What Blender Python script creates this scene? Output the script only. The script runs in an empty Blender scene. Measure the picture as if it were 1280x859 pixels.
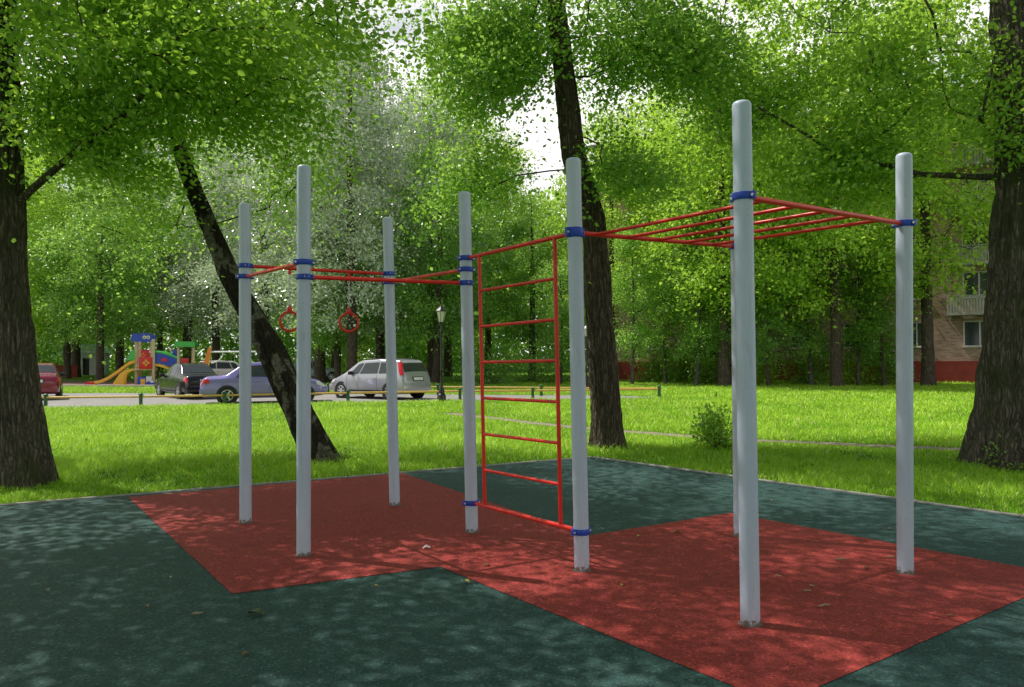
import bpy, bmesh, math, random
import numpy as np
from mathutils import Vector, Matrix, noise as mnoise

random.seed(7)
rng = np.random.default_rng(11)
S = bpy.context.scene
COL = S.collection
R = math.radians

# ------------------------------------------------------------------ camera
F, PITCH, ROLL, HC = 955.4, 0.0167, -0.0053, 1.65
cp, sp, cr, sr = math.cos(PITCH), math.sin(PITCH), math.cos(ROLL), math.sin(ROLL)
D_ = Vector((0, cp, sp)); V_ = Vector((0, -sp, cp)); X_ = Vector((1, 0, 0))
RIGHT = X_ * cr + V_ * sr
UP = -X_ * sr + V_ * cr
cam_d = bpy.data.cameras.new('camera')
cam = bpy.data.objects.new('camera', cam_d)
COL.objects.link(cam)
m = Matrix((RIGHT, UP, -D_)).transposed().to_4x4()
m.translation = (0, 0, HC)
cam.matrix_world = m
cam_d.sensor_width = 36
cam_d.lens = F / 1280 * 36
cam_d.clip_start = 0.05
cam_d.clip_end = 2000
S.camera = cam


def ray(px, py):
    return D_ + RIGHT * ((px - 640) / F) + UP * ((429.5 - py) / F)


def G(px, py):            # survey point on the ground
    d = ray(px, py)
    t = -HC / d.z
    return Vector((d.x * t, d.y * t, 0))


def W(px, py, depth):     # survey point at a known distance
    d = ray(px, py)
    t = depth / d.y
    return Vector((d.x * t, d.y * t, HC + d.z * t))


# ------------------------------------------------------------------ materials
def mat(name):
    mt = bpy.data.materials.new(name)
    mt.use_nodes = True
    nt = mt.node_tree
    return mt, nt, nt.nodes['Principled BSDF']


def nd(nt, typ, **kw):
    n = nt.nodes.new(typ)
    for k, v in kw.items():
        if k.startswith('i_'):
            key = k[2:]
            key = int(key) if key.isdigit() else key.replace('_', ' ')
            n.inputs[key].default_value = v
        else:
            setattr(n, k, v)
    return n


def c4(c):
    return (c[0], c[1], c[2], 1)


def ramp(nt, fac, stops, interp='LINEAR'):
    r = nt.nodes.new('ShaderNodeValToRGB')
    r.color_ramp.interpolation = interp
    e = r.color_ramp.elements
    while len(e) < len(stops):
        e.new(0.5)
    for i, (p, c) in enumerate(stops):
        e[i].position = p
        e[i].color = c4(c)
    nt.links.new(fac, r.inputs[0])
    return r.outputs[0]


def coords(nt, scale=(1, 1, 1), src='Object'):
    tc = nt.nodes.new('ShaderNodeTexCoord')
    mp = nt.nodes.new('ShaderNodeMapping')
    mp.inputs['Scale'].default_value = scale
    nt.links.new(tc.outputs[src], mp.inputs[0])
    return mp.outputs[0]


def noise_tex(nt, vec, scale, detail=4, rough=0.6):
    n = nd(nt, 'ShaderNodeTexNoise')
    n.inputs['Scale'].default_value = scale
    n.inputs['Detail'].default_value = detail
    n.inputs['Roughness'].default_value = rough
    nt.links.new(vec, n.inputs['Vector'])
    return n.outputs['Fac']


def mixc(nt, fac, a, b, mode='MIX'):
    n = nd(nt, 'ShaderNodeMix', data_type='RGBA', blend_type=mode)
    for sock, v in ((n.inputs[0], fac), (n.inputs[6], a), (n.inputs[7], b)):
        if hasattr(v, 'is_linked') or hasattr(v, 'links'):
            nt.links.new(v, sock)
        elif isinstance(v, (tuple, list)):
            sock.default_value = c4(v)
        else:
            sock.default_value = v
    return n.outputs[2]


def bump(nt, bsdf, height, strength=0.5, dist=0.01):
    b = nd(nt, 'ShaderNodeBump')
    b.inputs['Strength'].default_value = strength
    b.inputs['Distance'].default_value = dist
    nt.links.new(height, b.inputs['Height'])
    nt.links.new(b.outputs[0], bsdf.inputs['Normal'])


def paint(name, col, rough=0.4, var=0.12, metallic=0.0, scale=6, coat=0.0, spec=0.5):
    mt, nt, b = mat(name)
    v = coords(nt)
    n = noise_tex(nt, v, scale, 5, 0.65)
    lo = tuple(x * (1 - var) for x in col)
    hi = tuple(min(1, x * (1 + var)) for x in col)
    nt.links.new(ramp(nt, n, [(0.3, lo), (0.7, hi)]), b.inputs['Base Color'])
    b.inputs['Roughness'].default_value = rough
    b.inputs['Metallic'].default_value = metallic
    b.inputs['Coat Weight'].default_value = coat
    b.inputs['Specular IOR Level'].default_value = spec
    return mt


def rubber(name, lo, hi, fleck):
    mt, nt, b = mat(name)
    v = coords(nt)
    fine = noise_tex(nt, v, 120, 2, 0.7)
    mid = noise_tex(nt, v, 30, 4, 0.7)
    big = noise_tex(nt, v, 0.9, 5, 0.6)
    c = ramp(nt, fine, [(0.3, lo), (0.7, hi)])
    c = mixc(nt, ramp(nt, big, [(0.35, (0, 0, 0)), (0.75, (0.35,) * 3)]), c, fleck)
    c = mixc(nt, ramp(nt, mid, [(0.62, (0, 0, 0)), (0.8, (0.35,) * 3)]), c, tuple(x * 0.5 for x in lo))
    gr = nd(nt, 'ShaderNodeTexVoronoi', feature='F1')
    gr.inputs['Scale'].default_value = 75
    nt.links.new(v, gr.inputs['Vector'])
    sp_ = nd(nt, 'ShaderNodeSeparateColor')
    nt.links.new(gr.outputs['Color'], sp_.inputs[0])
    c = mixc(nt, ramp(nt, sp_.outputs[0], [(0.0, (0.45,) * 3), (0.25, (0,) * 3), (0.86, (0,) * 3), (1.0, (0.5,) * 3)]), c, mixc(nt, ramp(nt, sp_.outputs[0], [(0.4, (0,) * 3), (0.6, (1,) * 3)]), tuple(x * 0.4 for x in lo), tuple(min(1, x * 1.9 + 0.02) for x in hi)))
    st_ = noise_tex(nt, v, 2.3, 6, 0.7)
    c = mixc(nt, ramp(nt, st_, [(0.56, (0,) * 3), (0.72, (0.45,) * 3)]), c, tuple(x * 0.55 + 0.004 for x in lo))
    nt.links.new(c, b.inputs['Base Color'])
    b.inputs['Roughness'].default_value = 0.75
    b.inputs['Specular IOR Level'].default_value = 0.26
    h = mixc(nt, 0.5, fine, mid)
    bump(nt, b, h, 0.7, 0.006)
    return mt


def bark(name, lo, hi, moss=None, white=False):
    mt, nt, b = mat(name)
    v = coords(nt, (1, 1, 0.13))
    v2 = coords(nt, (1, 1, 0.5))
    f = noise_tex(nt, v, 26, 6, 0.75)
    g = noise_tex(nt, v2, 3, 4, 0.6)
    wn = nd(nt, 'ShaderNodeTexNoise')
    wn.inputs['Scale'].default_value = 9
    wn.inputs['Detail'].default_value = 4
    nt.links.new(v2, wn.inputs['Vector'])
    wm = nd(nt, 'ShaderNodeMix', data_type='VECTOR')
    wm.inputs[0].default_value = 0.09
    nt.links.new(v, wm.inputs[4])
    nt.links.new(wn.outputs['Color'], wm.inputs[5])
    vo = nd(nt, 'ShaderNodeTexVoronoi', feature='DISTANCE_TO_EDGE')
    vo.inputs['Scale'].default_value = 24
    nt.links.new(wm.outputs[1], vo.inputs['Vector'])
    crack = ramp(nt, vo.outputs['Distance'], [(0.0, (0, 0, 0)), (0.30, (1, 1, 1))])
    c = ramp(nt, f, [(0.28, lo), (0.70, hi)])
    c = mixc(nt, 0.8, c, mixc(nt, crack, tuple(x * 0.35 for x in lo), c))
    c = mixc(nt, ramp(nt, g, [(0.35, (0.4,) * 3), (0.6, (0,) * 3)]), c, tuple(x * 0.6 for x in lo))
    if white:
        w = ramp(nt, g, [(0.52, (0, 0, 0)), (0.58, (1, 1, 1))])
        vh = coords(nt, (1, 1, 6))
        st = ramp(nt, noise_tex(nt, vh, 5, 3, 0.6), [(0.58, (1, 1, 1)), (0.64, (0.1,) * 3)])
        w = mixc(nt, 1.0, w, st, 'MULTIPLY')
        c = mixc(nt, w, c, (0.42, 0.39, 0.34))
    if moss:
        c = mixc(nt, ramp(nt, g, [(0.48, (0, 0, 0)), (0.62, (0.8,) * 3)]), c, moss)
    nt.links.new(c, b.inputs['Base Color'])
    b.inputs['Roughness'].default_value = 0.9
    b.inputs['Specular IOR Level'].default_value = 0.2
    bump(nt, b, mixc(nt, 0.5, crack, f), 1.0, 0.035)
    return mt


def leafmat(name, dark, light, under=None, trans=(0.22, 0.40, 0.03), tw=0.4, rough=0.42, spec=0.45, straw=None, upn=0.0, mid=None):
    mt, nt, b = mat(name)
    at = nd(nt, 'ShaderNodeAttribute', attribute_name='tint')
    c = ramp(nt, at.outputs['Fac'], ([(0.0, dark), (1.0, light)] if not mid else [(0.0, dark), (0.5, mid), (1.0, light)]) if not straw else [(0.0, dark), (0.85, light), (0.95, straw)])
    tcol = mixc(nt, 0.55, c, trans)
    if under:
        ge = nd(nt, 'ShaderNodeNewGeometry')
        c = mixc(nt, ge.outputs['Backfacing'], c, under)
    nt.links.new(c, b.inputs['Base Color'])
    b.inputs['Roughness'].default_value = rough
    b.inputs['Specular IOR Level'].default_value = spec
    tr = nd(nt, 'ShaderNodeBsdfTranslucent')
    nt.links.new(tcol, tr.inputs['Color'])
    if upn > 0:      # turf is lit as a whole: shade the blades with normals bent upwards
        g2 = nd(nt, 'ShaderNodeNewGeometry')
        vm = nd(nt, 'ShaderNodeMix', data_type='VECTOR')
        vm.inputs[0].default_value = upn
        nt.links.new(g2.outputs['Normal'], vm.inputs[4])
        vm.inputs[5].default_value = (0, 0, 1)
        vn = nd(nt, 'ShaderNodeVectorMath', operation='NORMALIZE')
        nt.links.new(vm.outputs[1], vn.inputs[0])
        nt.links.new(vn.outputs[0], b.inputs['Normal'])
    mx = nd(nt, 'ShaderNodeMixShader')
    mx.inputs[0].default_value = tw
    nt.links.new(b.outputs[0], mx.inputs[1])
    nt.links.new(tr.outputs[0], mx.inputs[2])
    nt.links.new(mx.outputs[0], nt.nodes['Material Output'].inputs[0])
    return mt


def pole_paint():
    mt, nt, b = mat('grey_pole_paint')
    v = coords(nt)
    big = noise_tex(nt, coords(nt, (1, 1, 0.12)), 14, 5, 0.6)
    c = ramp(nt, big, [(0.3, (0.46, 0.53, 0.68)), (0.7, (0.54, 0.61, 0.75))])
    sx = nd(nt, 'ShaderNodeSeparateXYZ')
    nt.links.new(v, sx.inputs[0])
    n = noise_tex(nt, v, 34, 4, 0.7)
    ad = nd(nt, 'ShaderNodeMath', operation='MULTIPLY_ADD')
    nt.links.new(n, ad.inputs[0])
    ad.inputs[1].default_value = -0.22
    nt.links.new(sx.outputs['Z'], ad.inputs[2])
    low = ramp(nt, ad.outputs[0], [(0.0, (1, 1, 1)), (0.0001, (0, 0, 0))])
    low = ramp(nt, ad.outputs[0], [(0.0, (0.0,) * 3), (0.0, (0.0,) * 3)])
    mr = nd(nt, 'ShaderNodeMapRange')
    nt.links.new(ad.outputs[0], mr.inputs[0])
    mr.inputs[1].default_value = -0.085
    mr.inputs[2].default_value = -0.055
    mr.inputs[3].default_value = 0.9
    mr.inputs[4].default_value = 0.0
    c = mixc(nt, mr.outputs[0], c, (0.14, 0.10, 0.055))
    sc_ = noise_tex(nt, coords(nt, (1, 1, 0.35)), 9, 6, 0.75)
    c = mixc(nt, ramp(nt, sc_, [(0.56, (0,) * 3), (0.70, (0.35,) * 3)]), c, (0.30, 0.30, 0.31))
    dr_ = noise_tex(nt, coords(nt, (1, 1, 0.03)), 55, 3, 0.6)
    c = mixc(nt, ramp(nt, dr_, [(0.62, (0,) * 3), (0.72, (0.25,) * 3)]), c, (0.26, 0.25, 0.24))
    # scuffs and chips
    ch = ramp(nt, noise_tex(nt, v, 60, 2, 0.5), [(0.73, (0, 0, 0)), (0.76, (0.6,) * 3)])
    c = mixc(nt, ch, c, (0.12, 0.12, 0.12))
    nt.links.new(c, b.inputs['Base Color'])
    b.inputs['Roughness'].default_value = 0.38
    bump(nt, b, n, 0.06, 0.003)
    return mt


def grass_ground():
    mt, nt, b = mat('lawn_ground')
    v = coords(nt)
    a = noise_tex(nt, v, 0.5, 6, 0.65)
    f = noise_tex(nt, v, 22, 5, 0.75)
    c = ramp(nt, a, [(0.3, (0.09, 0.20, 0.016)), (0.7, (0.17, 0.33, 0.03))])
    c = mixc(nt, ramp(nt, f, [(0.35, (0.6,) * 3), (0.65, (0,) * 3)]), c, (0.04, 0.08, 0.012))
    nt.links.new(c, b.inputs['Base Color'])
    b.inputs['Roughness'].default_value = 0.95
    b.inputs['Specular IOR Level'].default_value = 0.1
    bump(nt, b, f, 1.0, 0.05)
    return mt


def stonelike(name, lo, hi, scale=8, rough=0.9):
    mt, nt, b = mat(name)
    v = coords(nt)
    n = noise_tex(nt, v, scale, 6, 0.7)
    n2 = noise_tex(nt, v, scale * 14, 3, 0.7)
    c = ramp(nt, n, [(0.3, lo), (0.7, hi)])
    c = mixc(nt, ramp(nt, n2, [(0.4, (0.35,) * 3), (0.6, (0,) * 3)]), c, tuple(x * 0.55 for x in lo))
    nt.links.new(c, b.inputs['Base Color'])
    b.inputs['Roughness'].default_value = rough
    bump(nt, b, n2, 0.5, 0.01)
    return mt


def brickmat(name, c1, c2, mortar):
    mt, nt, b = mat(name)
    tc = nt.nodes.new('ShaderNodeTexCoord')
    sx = nd(nt, 'ShaderNodeSeparateXYZ')
    nt.links.new(tc.outputs['Object'], sx.inputs[0])
    cb = nd(nt, 'ShaderNodeCombineXYZ')
    nt.links.new(sx.outputs['X'], cb.inputs[0])
    nt.links.new(sx.outputs['Z'], cb.inputs[1])
    br = nd(nt, 'ShaderNodeTexBrick')
    br.inputs['Color1'].default_value = c4(c1)
    br.inputs['Color2'].default_value = c4(c2)
    br.inputs['Mortar'].default_value = c4(mortar)
    br.inputs['Scale'].default_value = 1.0
    br.inputs['Brick Width'].default_value = 0.26
    br.inputs['Row Height'].default_value = 0.085
    br.inputs['Mortar Size'].default_value = 0.008
    nt.links.new(cb.outputs[0], br.inputs['Vector'])
    n = noise_tex(nt, tc.outputs['Object'], 0.6, 5, 0.6)
    c = mixc(nt, 1.0, br.outputs[0], ramp(nt, n, [(0.3, (0.6,) * 3), (0.7, (1.1,) * 3)]), 'MULTIPLY')
    nt.links.new(c, b.inputs['Base Color'])
    b.inputs['Roughness'].default_value = 0.9
    return mt


def glassmat(name, col=(0.02, 0.03, 0.03)):
    mt = paint(name, col, 0.06, 0.2)
    return mt


M = {}
M['pole'] = pole_paint()
M['red_bar'] = paint('red_bar_paint', (0.74, 0.022, 0.010), 0.33, 0.12)
M['blue_clamp'] = paint('blue_clamp_plastic', (0.008, 0.055, 0.44), 0.42, 0.12)
M['steel'] = paint('zinc_steel', (0.66, 0.66, 0.66), 0.4, 0.12, 0.35)
M['green_rubber'] = rubber('green_rubber', (0.005, 0.030, 0.028), (0.050, 0.112, 0.104), (0.050, 0.098, 0.092))
M['red_rubber'] = rubber('red_rubber', (0.13, 0.012, 0.011), (0.46, 0.058, 0.050), (0.36, 0.066, 0.058))
M['concrete'] = stonelike('kerb_concrete', (0.26, 0.25, 0.23), (0.42, 0.40, 0.37), 9)
M['ringgrey'] = stonelike('dusty_sealant', (0.16, 0.10, 0.09), (0.26, 0.18, 0.17), 20)
M['asphalt'] = stonelike('sunny_asphalt', (0.22, 0.21, 0.20), (0.34, 0.33, 0.31), 1.6)
M['sand'] = stonelike('pale_sand', (0.32, 0.28, 0.23), (0.45, 0.40, 0.34), 3)
M['dirt'] = stonelike('trodden_dirt', (0.20, 0.16, 0.12), (0.32, 0.27, 0.21), 4)
M['lawn'] = grass_ground()
M['bark_grey'] = bark('grey_brown_bark', (0.07, 0.058, 0.046), (0.34, 0.29, 0.235), moss=(0.05, 0.06, 0.025))
M['bark_brown'] = bark('brown_bark', (0.055, 0.043, 0.033), (0.26, 0.205, 0.155))
M['bark_birch'] = bark('old_birch_bark', (0.03, 0.026, 0.02), (0.085, 0.07, 0.055), moss=(0.03, 0.035, 0.012), white=True)
M['bark_pale'] = bark('pale_slim_bark', (0.10, 0.09, 0.08), (0.26, 0.24, 0.21))
M['leaf_near'] = leafmat('near_maple_leaf', (0.05, 0.15, 0.03), (0.40, 0.60, 0.07), trans=(0.62, 0.92, 0.09), tw=0.55, mid=(0.18, 0.38, 0.045), rough=0.36, spec=0.6)
M['leaf_birch'] = leafmat('birch_leaf', (0.07, 0.18, 0.045), (0.42, 0.62, 0.12), trans=(0.62, 0.92, 0.14), tw=0.55, mid=(0.20, 0.40, 0.065), rough=0.36, spec=0.6)
M['leaf_mid'] = leafmat('elm_leaf', (0.05, 0.15, 0.04), (0.36, 0.57, 0.10), trans=(0.56, 0.88, 0.12), tw=0.55, mid=(0.17, 0.36, 0.06), rough=0.36, spec=0.6)
M['leaf_bright'] = leafmat('sunlit_maple_leaf', (0.10, 0.24, 0.03), (0.50, 0.70, 0.09), trans=(0.70, 0.96, 0.10), tw=0.5, mid=(0.33, 0.55, 0.05))
M['leaf_poplar'] = leafmat('silver_poplar_leaf', (0.18, 0.28, 0.13), (0.50, 0.60, 0.40), under=(0.74, 0.78, 0.70), trans=(0.50, 0.66, 0.30), tw=0.3, rough=0.25, spec=1.0)  # silver leaf colours, raised to paint sunlit highlights and glints into them
M['leaf_dark'] = leafmat('dark_lime_leaf', (0.065, 0.18, 0.04), (0.36, 0.57, 0.12), trans=(0.54, 0.86, 0.12), tw=0.5, rough=0.3, spec=0.8, mid=(0.17, 0.36, 0.065))
M['grass'] = leafmat('grass_blade', (0.11, 0.36, 0.008), (0.55, 0.86, 0.07), trans=(0.60, 0.92, 0.06), tw=0.35, rough=0.55, spec=0.12, straw=(0.80, 0.84, 0.36), upn=0.6)  # straw: dry blades, also sunlit sparkle painted into the lawn's colour


# ------------------------------------------------------------------ object helpers
def link(o, parent=None):
    COL.objects.link(o)
    if parent is not None:
        o.parent = parent
    return o


def tag(o, label=None, cat=None, group=None, kind=None):
    if label: o['label'] = label
    if cat: o['category'] = cat
    if group: o['group'] = group
    if kind: o['kind'] = kind
    return o


def thing(name, label, cat, loc=(0, 0, 0), rz=0.0, group=None):
    o = bpy.data.objects.new(name, None)
    o.empty_display_size = 0.2
    o.location = loc
    o.rotation_euler = (0, 0, rz)
    link(o)
    return tag(o, label, cat, group)


def obj(name, bm, material, parent=None, smooth=False):
    me = bpy.data.meshes.new(name)
    bm.normal_update()
    bm.to_mesh(me)
    bm.free()
    mats = material if isinstance(material, (list, tuple)) else [material]
    for x in mats:
        me.materials.append(x)
    if smooth:
        for p in me.polygons:
            p.use_smooth = True
        try:
            me.set_sharp_from_angle(angle=R(40))
        except Exception:
            pass
    return link(bpy.data.objects.new(name, me), parent)


def np_mesh(name, verts, faces, material, tint=None, smooth=False):
    me = bpy.data.meshes.new(name)
    verts = np.asarray(verts, np.float32)
    faces = np.asarray(faces, np.int32)
    nf, k = faces.shape
    me.vertices.add(len(verts))
    me.vertices.foreach_set('co', verts.ravel())
    me.loops.add(nf * k)
    me.loops.foreach_set('vertex_index', faces.ravel())
    me.polygons.add(nf)
    me.polygons.foreach_set('loop_start', np.arange(0, nf * k, k, dtype=np.int32))
    me.polygons.foreach_set('loop_total', np.full(nf, k, np.int32))
    if smooth:
        me.polygons.foreach_set('use_smooth', np.ones(nf, bool))
    me.update(calc_edges=True)
    if tint is not None:
        a = me.attributes.new('tint', 'FLOAT', 'POINT')
        a.data.foreach_set('value', np.asarray(tint, np.float32))
    me.materials.append(material)
    return me


def add_box(bm, c, s, rot=None, bev=0.0):
    r = bmesh.ops.create_cube(bm, size=1.0)
    vs = r['verts']
    mt = Matrix.Translation(Vector(c)) @ (rot.to_4x4() if rot is not None else Matrix.Identity(4)) @ Matrix.Diagonal((s[0], s[1], s[2], 1))
    bmesh.ops.transform(bm, matrix=mt, verts=vs)
    if bev > 0:
        es = list({e for v in vs for e in v.link_edges})
        bmesh.ops.bevel(bm, geom=es, offset=bev, segments=2, affect='EDGES', profile=0.6)


def add_tube(bm, p0, p1, r0, r1=None, seg=14, cap=True):
    p0 = Vector(p0); p1 = Vector(p1)
    r1 = r0 if r1 is None else r1
    d = p1 - p0
    q = d.to_track_quat('Z', 'Y').to_matrix().to_4x4()
    mt = Matrix.Translation((p0 + p1) / 2) @ q
    bmesh.ops.create_cone(bm, cap_ends=cap, segments=seg, radius1=r0, radius2=r1, depth=d.length, matrix=mt)


def add_path(bm, pts, rad, seg=10):
    rings = []
    n = len(pts)
    rs = rad if isinstance(rad, (list, tuple)) else [rad] * n
    prev = None
    for i, p in enumerate(pts):
        p = Vector(p)
        a = Vector(pts[max(0, i - 1)]); b = Vector(pts[min(n - 1, i + 1)])
        t = (b - a).normalized()
        if prev is None:
            u = t.orthogonal().normalized()
        else:
            u = (prev - t * prev.dot(t)).normalized()
        prev = u
        w = t.cross(u)
        rings.append([bm.verts.new(p + (u * math.cos(2 * math.pi * k / seg) + w * math.sin(2 * math.pi * k / seg)) * rs[i]) for k in range(seg)])
    for i in range(n - 1):
        for k in range(seg):
            bm.faces.new((rings[i][k], rings[i][(k + 1) % seg], rings[i + 1][(k + 1) % seg], rings[i + 1][k]))
    bm.faces.new(list(reversed(rings[0])))
    bm.faces.new(rings[-1])


def add_lathe(bm, prof, seg=24, mtx=None):
    rings = []
    for (r, z) in prof:
        if r < 1e-5:
            rings.append([bm.verts.new((0, 0, z))])
        else:
            rings.append([bm.verts.new((r * math.cos(2 * math.pi * k / seg), r * math.sin(2 * math.pi * k / seg), z)) for k in range(seg)])
    for a, b in zip(rings[:-1], rings[1:]):
        for k in range(seg):
            k2 = (k + 1) % seg
            if len(a) == 1 and len(b) == 1: continue
            if len(a) == 1: bm.faces.new((a[0], b[k2], b[k]))
            elif len(b) == 1: bm.faces.new((a[k], a[k2], b[0]))
            else: bm.faces.new((a[k], a[k2], b[k2], b[k]))
    if mtx is not None:
        bmesh.ops.transform(bm, matrix=mtx, verts=[v for r in rings for v in r])


def add_prism(bm, pts, z0, z1, mtx=None):
    a = [bm.verts.new((p[0], p[1], z0)) for p in pts]
    b = [bm.verts.new((p[0], p[1], z1)) for p in pts]
    n = len(pts)
    bm.faces.new(list(reversed(a)))
    bm.faces.new(b)
    for i in range(n):
        bm.faces.new((a[i], a[(i + 1) % n], b[(i + 1) % n], b[i]))
    if mtx is not None:
        bmesh.ops.transform(bm, matrix=mtx, verts=a + b)


def sheet(name, poly, z, material, kind='structure', sub=0):
    bm = bmesh.new()
    bm.faces.new([bm.verts.new((p[0], p[1], z)) for p in poly])
    o = obj(name, bm, material)
    return tag(o, kind=kind)


def copy_tree(o, parent=None):
    c = o.copy()
    COL.objects.link(c)
    if parent is not None:
        c.parent = parent
    for ch in list(o.children):
        copy_tree(ch, c)
    return c


# ------------------------------------------------------------------ world and sun
SUNV = Vector((-0.59, 0.245, 1.0)).normalized()
w = bpy.data.worlds.new('World')
S.world = w
w.use_nodes = True
nt = w.node_tree
bg = nt.nodes['Background']
sky = nt.nodes.new('ShaderNodeTexSky')
sky.sky_type = 'NISHITA'
sky.sun_disc = False
sky.sun_elevation = math.asin(SUNV.z)
sky.sun_rotation = math.atan2(SUNV.x, SUNV.y)
sky.air_density = 1.0
sky.dust_density = 1.5
nt.links.new(sky.outputs[0], bg.inputs[0])
bg.inputs[1].default_value = 0.085
tc = nt.nodes.new('ShaderNodeTexCoord')
mp = nt.nodes.new('ShaderNodeMapping')
mp.inputs['Scale'].default_value = (1.0, 1.0, 2.4)
nt.links.new(tc.outputs['Generated'], mp.inputs[0])
cn = noise_tex(nt, mp.outputs[0], 2.6, 6, 0.55)
cf = ramp(nt, cn, [(0.26, (0, 0, 0)), (0.48, (1, 1, 1))])
sz = nd(nt, 'ShaderNodeSeparateXYZ')
nt.links.new(tc.outputs['Generated'], sz.inputs[0])
cf = mixc(nt, 1.0, cf, ramp(nt, sz.outputs['Z'], [(0.44, (1, 1, 1)), (0.62, (0.10,) * 3)]), 'MULTIPLY')
bg2 = nt.nodes.new('ShaderNodeBackground')
bg2.inputs[0].default_value = (1.0, 0.98, 0.97, 1)
bg2.inputs[1].default_value = 1.3
mx = nt.nodes.new('ShaderNodeMixShader')
nt.links.new(cf, mx.inputs[0])
nt.links.new(bg.outputs[0], mx.inputs[1])
nt.links.new(bg2.outputs[0], mx.inputs[2])
nt.links.new(mx.outputs[0], nt.nodes['World Output'].inputs[0])

sl = bpy.data.lights.new('sun', 'SUN')
sl.energy = 5.0
sl.angle = R(0.45)
sl.color = (1.0, 0.95, 0.86)
so = link(bpy.data.objects.new('sun', sl))
so.rotation_euler = (-SUNV).to_track_quat('-Z', 'Y').to_euler()
so.location = (-20, 10, 40)

S.view_settings.view_transform = 'Standard'
S.view_settings.look = 'None'
S.view_settings.exposure = 0
S.render.engine = 'CYCLES'
cy = S.cycles
cy.max_bounces = 7
cy.diffuse_bounces = 4
cy.glossy_bounces = 3
cy.transmission_bounces = 5
cy.transparent_max_bounces = 6
cy.sample_clamp_indirect = 6
cy.use_denoising = True
try:
    cy.denoiser = 'OPENIMAGEDENOISE'
    cy.denoising_input_passes = 'RGB_ALBEDO_NORMAL'
except Exception:
    pass

# ------------------------------------------------------------------ survey of the pad
PADL, PADC, PADR = G(0, 634), G(740, 573), G(1280, 648)
dL = (PADL - PADC).normalized(); dR = (PADR - PADC).normalized()
P_LEFT = PADC + dL * 15.0
P_RIGHT = PADC + dR * 14.0
PAD = [PADC, P_LEFT, P_LEFT + dR * 14.0, P_RIGHT + dL * 0.0 + Vector((0, 0, 0)) if False else P_RIGHT]
PAD = [P_LEFT, P_LEFT + dR * 14.0, P_RIGHT, PADC]

TH = 0.6267
AX = Vector((math.sin(TH), -math.cos(TH), 0)); NX = Vector((math.cos(TH), math.sin(TH), 0))

ground = sheet('lawn', [(-600, -600), (600, -600), (600, 600), (-600, 600)], 0.0, M['lawn'])
pad = sheet('green_rubber_ground', PAD, 0.012, M['green_rubber'])
r1, r2, r3, r4 = G(160, 623), G(290, 745), G(550, 711), G(910, 859)
r5, r6, r7, r8, r9, rt = G(1030, 859), G(1280, 750), G(1280, 712), G(912, 643), G(738, 671), G(503, 593)


def isect(a, b, c, d):
    x1, y1, x2, y2 = a.x, a.y, b.x, b.y
    x3, y3, x4, y4 = c.x, c.y, d.x, d.y
    den = (x1 - x2) * (y3 - y4) - (y1 - y2) * (x3 - x4)
    t = ((x1 - x3) * (y3 - y4) - (y1 - y3) * (x3 - x4)) / den
    return Vector((x1 + t * (x2 - x1), y1 + t * (y2 - y1), 0))


cornerF = isect(r3, r4, r6, r5)
cornerR = isect(r8, r7, r5, r6)
redpoly = [r1, r2, r3, cornerF, cornerR, r8, r9, rt]
bm = bmesh.new()
wob = []
for i, p in enumerate(redpoly):
    q = redpoly[(i + 1) % len(redpoly)]
    n_ = max(2, int((q - p).length / 0.05))
    nn_ = Vector((-(q - p).y, (q - p).x, 0)).normalized()
    for k in range(n_):
        c_ = p.lerp(q, k / n_)
        if k: c_ = c_ + nn_ * (0.007 * mnoise.noise(Vector((c_.x * 1.1, c_.y * 1.1, 2))) + 0.004 * mnoise.noise(Vector((c_.x * 9, c_.y * 9, 5))))
        wob.append(c_)
f_ = bm.faces.new([bm.verts.new((p.x, p.y, 0.016)) for p in wob])
bmesh.ops.triangulate(bm, faces=[f_])
for f_ in bm.faces:
    f_.normal_update()
    if f_.normal.z < 0: f_.normal_flip()
tag(obj('red_rubber_ground', bm, M['red_rubber']), kind='structure')

# flush concrete kerb round the pad
bm = bmesh.new()
for a, b in ((P_LEFT, PADC), (PADC, P_RIGHT)):
    d = (b - a).normalized()
    n = Vector((-d.y, d.x, 0))
    L = (b - a).length
    k = 0.0
    while k < L:
        e = min(L, k + 1.0)
        c = a + d * ((k + e) / 2) + n * 0.035
        q = Matrix.Rotation(math.atan2(d.y, d.x), 3, 'Z')
        add_box(bm, (c.x, c.y, 0.0), (e - k - 0.008, 0.06, 0.05 + random.uniform(0, 0.008)), q, 0.006)
        k += 1.0
tag(obj('kerb', bm, M['concrete']), kind='structure')

# ------------------------------------------------------------------ the exercise frame
BASE = {1: (307, 655), 2: (379.5, 696), 3: (493.5, 633), 4: (590, 667), 5: (727.5, 715), 6: (938, 783), 7: (1131.5, 718), 8: (925.5, 672)}
TOP = {1: (306, 254), 2: (380, 207), 3: (484.5, 272), 4: (580.5, 240), 5: (716.5, 198), 6: (927, 127), 7: (1130, 192), 8: (920.5, 241)}
PR = 0.058
frame = thing('outdoor_exercise_frame', 'grey steel poles joined by red bars, ladder and blue clamps on the red rubber', 'exercise frame', tuple(G(640, 690)))
FO = frame.location.copy()


def on_pole(k, py):
    b = G(*BASE[k]); t = W(TOP[k][0], TOP[k][1], b.y)
    z = W(BASE[k][0], py, b.y).z
    return b + (t - b) * (z / t.z)


def loc(p):
    return Vector(p) - FO


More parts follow.
